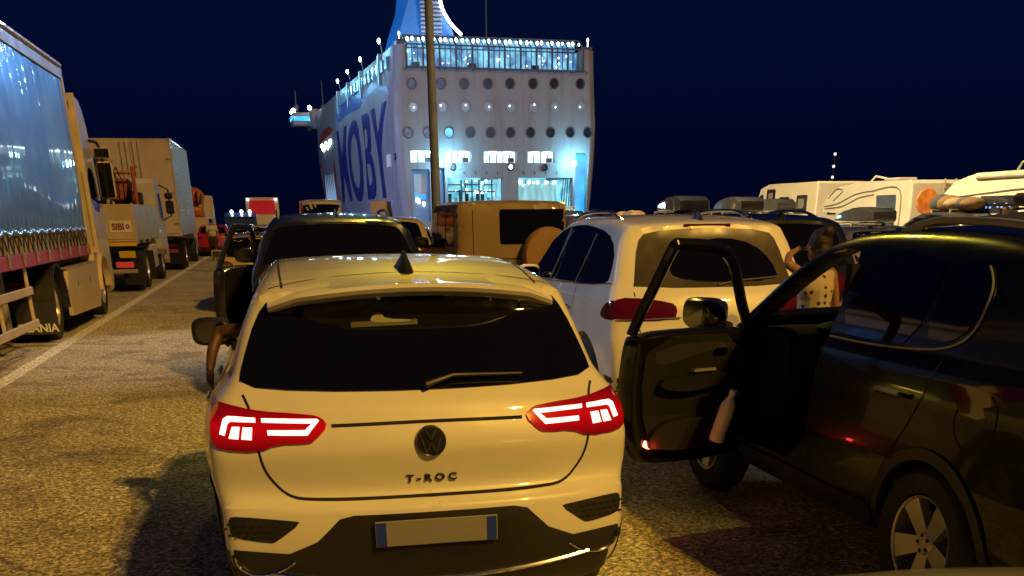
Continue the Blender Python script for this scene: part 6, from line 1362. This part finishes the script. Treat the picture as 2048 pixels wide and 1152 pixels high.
def standing(root, H, skin, hands_out=None, facing=(1, 0, 0), arms='down', vox=.014):
    """nude-free base body: limbs, neck, head; local x is forward"""
    f = Vector(facing); s = H/1.70
    B = [('t', [(0, .09*s, .86*s), (.01, .10*s, .48*s), (-.01, .10*s, .09*s)], [.085*s, .058*s, .038*s]), ('t', [(0, -.09*s, .86*s), (.01, -.10*s, .48*s), (-.01, -.10*s, .09*s)], [.085*s, .058*s, .038*s])]
    for sg in (1, -1): B += [('t', [(-.04*s, sg*.10*s, .04*s), (.15*s, sg*.115*s, .025*s)], [.035*s, .024*s])]
    B += [('e', (0, 0, .93*s), (.11*s, .165*s, .13*s)), ('e', (0, 0, 1.10*s), (.095*s, .135*s, .16*s)), ('e', (.0, 0, 1.28*s), (.105*s, .165*s, .15*s)), ('t', [(0, .15*s, 1.39*s), (0, -.15*s, 1.39*s)], [.05*s, .05*s]), ('t', [(0, 0, 1.38*s), (.015*s, 0, 1.50*s)], [.05*s, .045*s])]
    B += head_blobs((.02*s, 0, 1.585*s), f, s); return B, s
def woman():
    p = W(4.26, 8.02); r = empty('person', p, LANE+R(90)+R(20), 'woman with dark hair in a bun and a spotted dress, standing beyond the black SUV', 'person')
    B, s = standing(r, 1.65, SKIN)
    B += [('t', [(0, .17*s, 1.38*s), (.0, .26*s, 1.43*s), (.02, .33*s, 1.47*s)], [.045*s, .036*s]), ('t', [(.02, .33*s, 1.47*s), (.10, .24*s, 1.53*s), (.15, .13*s, 1.56*s)], [.036*s, .024*s])]
    B += hand((.15, .13*s, 1.56*s), (0, -1, .35), (1, 0, 0), (0, -.4, -1), .9)
    B += [('t', [(0, -.18*s, 1.38*s), (-.02, -.24*s, 1.12*s), (.06, -.22*s, .90*s)], [.045*s, .034*s, .024*s])]+hand((.06, -.22*s, .90*s), (.15, 0, -1), (1, 0, .1), (0, 1, 0))
    body = figure(B, SKIN, 'body', r); face_bits((.02*s, 0, 1.585*s), (1, 0, 0), body, s)
    D = [('e', (0, 0, 1.28*s), (.125*s, .18*s, .14*s)), ('t', [(0, .13*s, 1.37*s), (0, -.13*s, 1.37*s)], [.062*s, .062*s]), ('t', [(0, 0, 1.26*s), (0, 0, 1.08*s), (0, 0, .90*s), (0, 0, .62*s), (0, 0, .42*s)], [.15*s, .135*s, .19*s, .23*s, .27*s]), ('t', [(0, .17*s, 1.39*s), (-.03, .27*s, 1.35*s)], [.06*s, .058*s])]
    figure(D, dotted(), 'dress', r)
    c = Vector((.02*s, 0, 1.585*s)); figure([('e', tuple(c+Vector((-.022, 0, .045))), (.092, .094, .105)), ('e', tuple(c+Vector((-.065, 0, -.02))), (.055, .075, .07)), ('e', tuple(c+Vector((-.085, 0, .125))), (.05, .055, .045))], HAIR, 'hair', r, vox=.012)
woman()
def companion():
    p = W(4.92, 8.30); r = empty('person', p, LANE+R(200), 'person with a bare shoulder and patterned top facing the woman in the spotted dress', 'person')
    B, s = standing(r, 1.60, SKIN)
    for sg in (1, -1): B += [('t', [(0, sg*.17*s, 1.38*s), (.06, sg*.22*s, 1.15*s), (.24, sg*.14*s, 1.14*s)], [.045*s, .036*s, .025*s])]+hand((.24, sg*.14*s, 1.14*s), (1, -.3*sg, .2), (0, 1, 0), (0, 0, -1))
    body = figure(B, SKIN, 'body', r); face_bits((.02*s, 0, 1.585*s), (1, 0, 0), body, s)
    figure([('e', (0, 0, 1.24*s), (.125*s, .175*s, .15*s)), ('e', (0, 0, 1.05*s), (.12*s, .16*s, .16*s)), ('t', [(0, .09*s, 1.3*s), (0, -.09*s, 1.3*s)], [.06*s, .06*s])], mat('patterned_top', (.30, .16, .07), .8, var=.8, vscale=28), 'top', r)
    figure([('t', [(0, .09*s, .90*s), (0, .10*s, .56*s)], [.105*s, .085*s]), ('t', [(0, -.09*s, .90*s), (0, -.10*s, .56*s)], [.105*s, .085*s]), ('e', (0, 0, .93*s), (.13*s, .18*s, .12*s))], DGREY, 'shorts', r)
    c = Vector((.02*s, 0, 1.585*s)); figure([('e', tuple(c+Vector((-.022, 0, .045))), (.090, .092, .100)), ('e', tuple(c+Vector((-.06, 0, -.05))), (.05, .075, .10))], HAIR, 'hair', r)
companion()
def walker():
    p = W(-2.75, 51); r = empty('person', p, LANE+R(90), 'person in a pale top and dark shorts walking away beside the lorries', 'person')
    s = 1.0; B = [('t', [(0, .09, .88), (.16, .09, .50), (.08, .09, .10)], [.09, .06, .04]), ('t', [(0, -.09, .88), (-.05, -.09, .48), (-.30, -.09, .16)], [.09, .06, .04]), ('t', [(.04, .09, .04), (.24, .10, .03)], [.035, .025]), ('t', [(-.32, -.09, .12), (-.20, -.10, .02)], [.035, .025]), ('e', (0, 0, .95), (.12, .17, .13)), ('e', (0, 0, 1.13), (.11, .15, .18)), ('e', (0, 0, 1.32), (.115, .18, .14)), ('t', [(0, 0, 1.38), (.02, 0, 1.52)], [.055, .05])]
    B += head_blobs((.03, 0, 1.61), (1, 0, 0)); 
    for sg in (1, -1): B += [('t', [(0, sg*.19, 1.42), (-.06*sg, sg*.24, 1.16), (.10*sg, sg*.24, .95)], [.05, .038, .026])]+hand((.10*sg, sg*.24, .95), (.4*sg, 0, -1), (1, 0, .2), (0, -sg, 0))
    figure(B, SKIN, 'body', r, vox=.016)
    figure([('e', (0, 0, 1.13), (.135, .18, .20)), ('e', (0, 0, 1.32), (.14, .205, .15)), ('t', [(0, .17, 1.42), (-.03, .22, 1.26)], [.07, .06]), ('t', [(0, -.17, 1.42), (.03, -.22, 1.26)], [.07, .06])], mat('pale_top', (.55, .48, .36), .8), 'top', r, vox=.016)
    figure([('t', [(0, .09, .90), (.13, .095, .56)], [.12, .095]), ('t', [(0, -.09, .90), (-.03, -.095, .56)], [.12, .095]), ('e', (0, 0, .95), (.14, .19, .13))], mat('dark_shorts', (.06, .02, .025), .8), 'shorts', r, vox=.016)
    figure([('e', (.01, 0, 1.665), (.092, .092, .095))], HAIR, 'hair', r, vox=.016)
walker()
def driver():                                             # seated in the white hatchback, forearm hanging out of the window
    base = vroot('person', .55, 4.10, 'driver of the nearest white hatchback with a bare arm hanging from the window', 'person')
    x, y, z = 2.22, .42, .55
    B = [('e', (x, y, z+.10), (.15, .18, .12)), ('e', (x-.05, y, z+.30), (.12, .16, .18)), ('e', (x-.10, y, z+.50), (.12, .18, .14)), ('t', [(x-.11, y, z+.6), (x-.09, y, z+.72)], [.05, .05]), ('t', [(x, y+.09, z+.08), (x+.42, y+.12, z+.12), (x+.70, y+.12, z-.20)], [.09, .07, .045]), ('t', [(x, y-.09, z+.08), (x+.42, y-.12, z+.12), (x+.70, y-.12, z-.20)], [.09, .07, .045])]
    B += head_blobs((x-.07, y, z+.80), (1, 0, 0), .95)
    B += [('t', [(x-.08, y+.18, z+.56), (x+.10, .74, 1.19), (x+.20, .93, 1.18)], [.05, .042, .038]), ('t', [(x+.20, .93, 1.18), (x+.14, .98, 1.08), (x+.04, 1.0, .99)], [.038, .034, .025])]
    B += hand((x+.04, 1.0, .99), (-.45, .08, -1), (1, .1, -.4), (.1, -1, 0), .98, .3)
    B += [('t', [(x-.08, y-.18, z+.56), (x+.15, y-.22, z+.36), (x+.36, y-.12, z+.46)], [.05, .04, .028])]+hand((x+.36, y-.12, z+.46), (1, .1, .2), (0, 1, 0), (0, 0, -1))
    figure(B, mat('shaded_skin', (.075, .032, .018), .5), 'body', base, vox=.009)  # skin colour darkened to stand for the car's shade on the arm
    figure([('e', (x-.05, y, z+.30), (.14, .18, .19)), ('e', (x-.10, y, z+.50), (.14, .20, .13))], mat('dark_shirt', (.03, .03, .04), .8), 'shirt', base)
    figure([('e', (x-.085, y, z+.85), (.09, .09, .095))], HAIR, 'hair', base)
driver()

# ------------------------------------------------------------------ the silver car beside the photographer: only the rounded end of its bonnet shows
std_car('hatchback_car', 'hatch', 1.60, -1.28, SILVER, 'silver car whose rounded bonnet top just enters the bottom edge of the view', 'car', sc=.985, hi=True)
#PART9
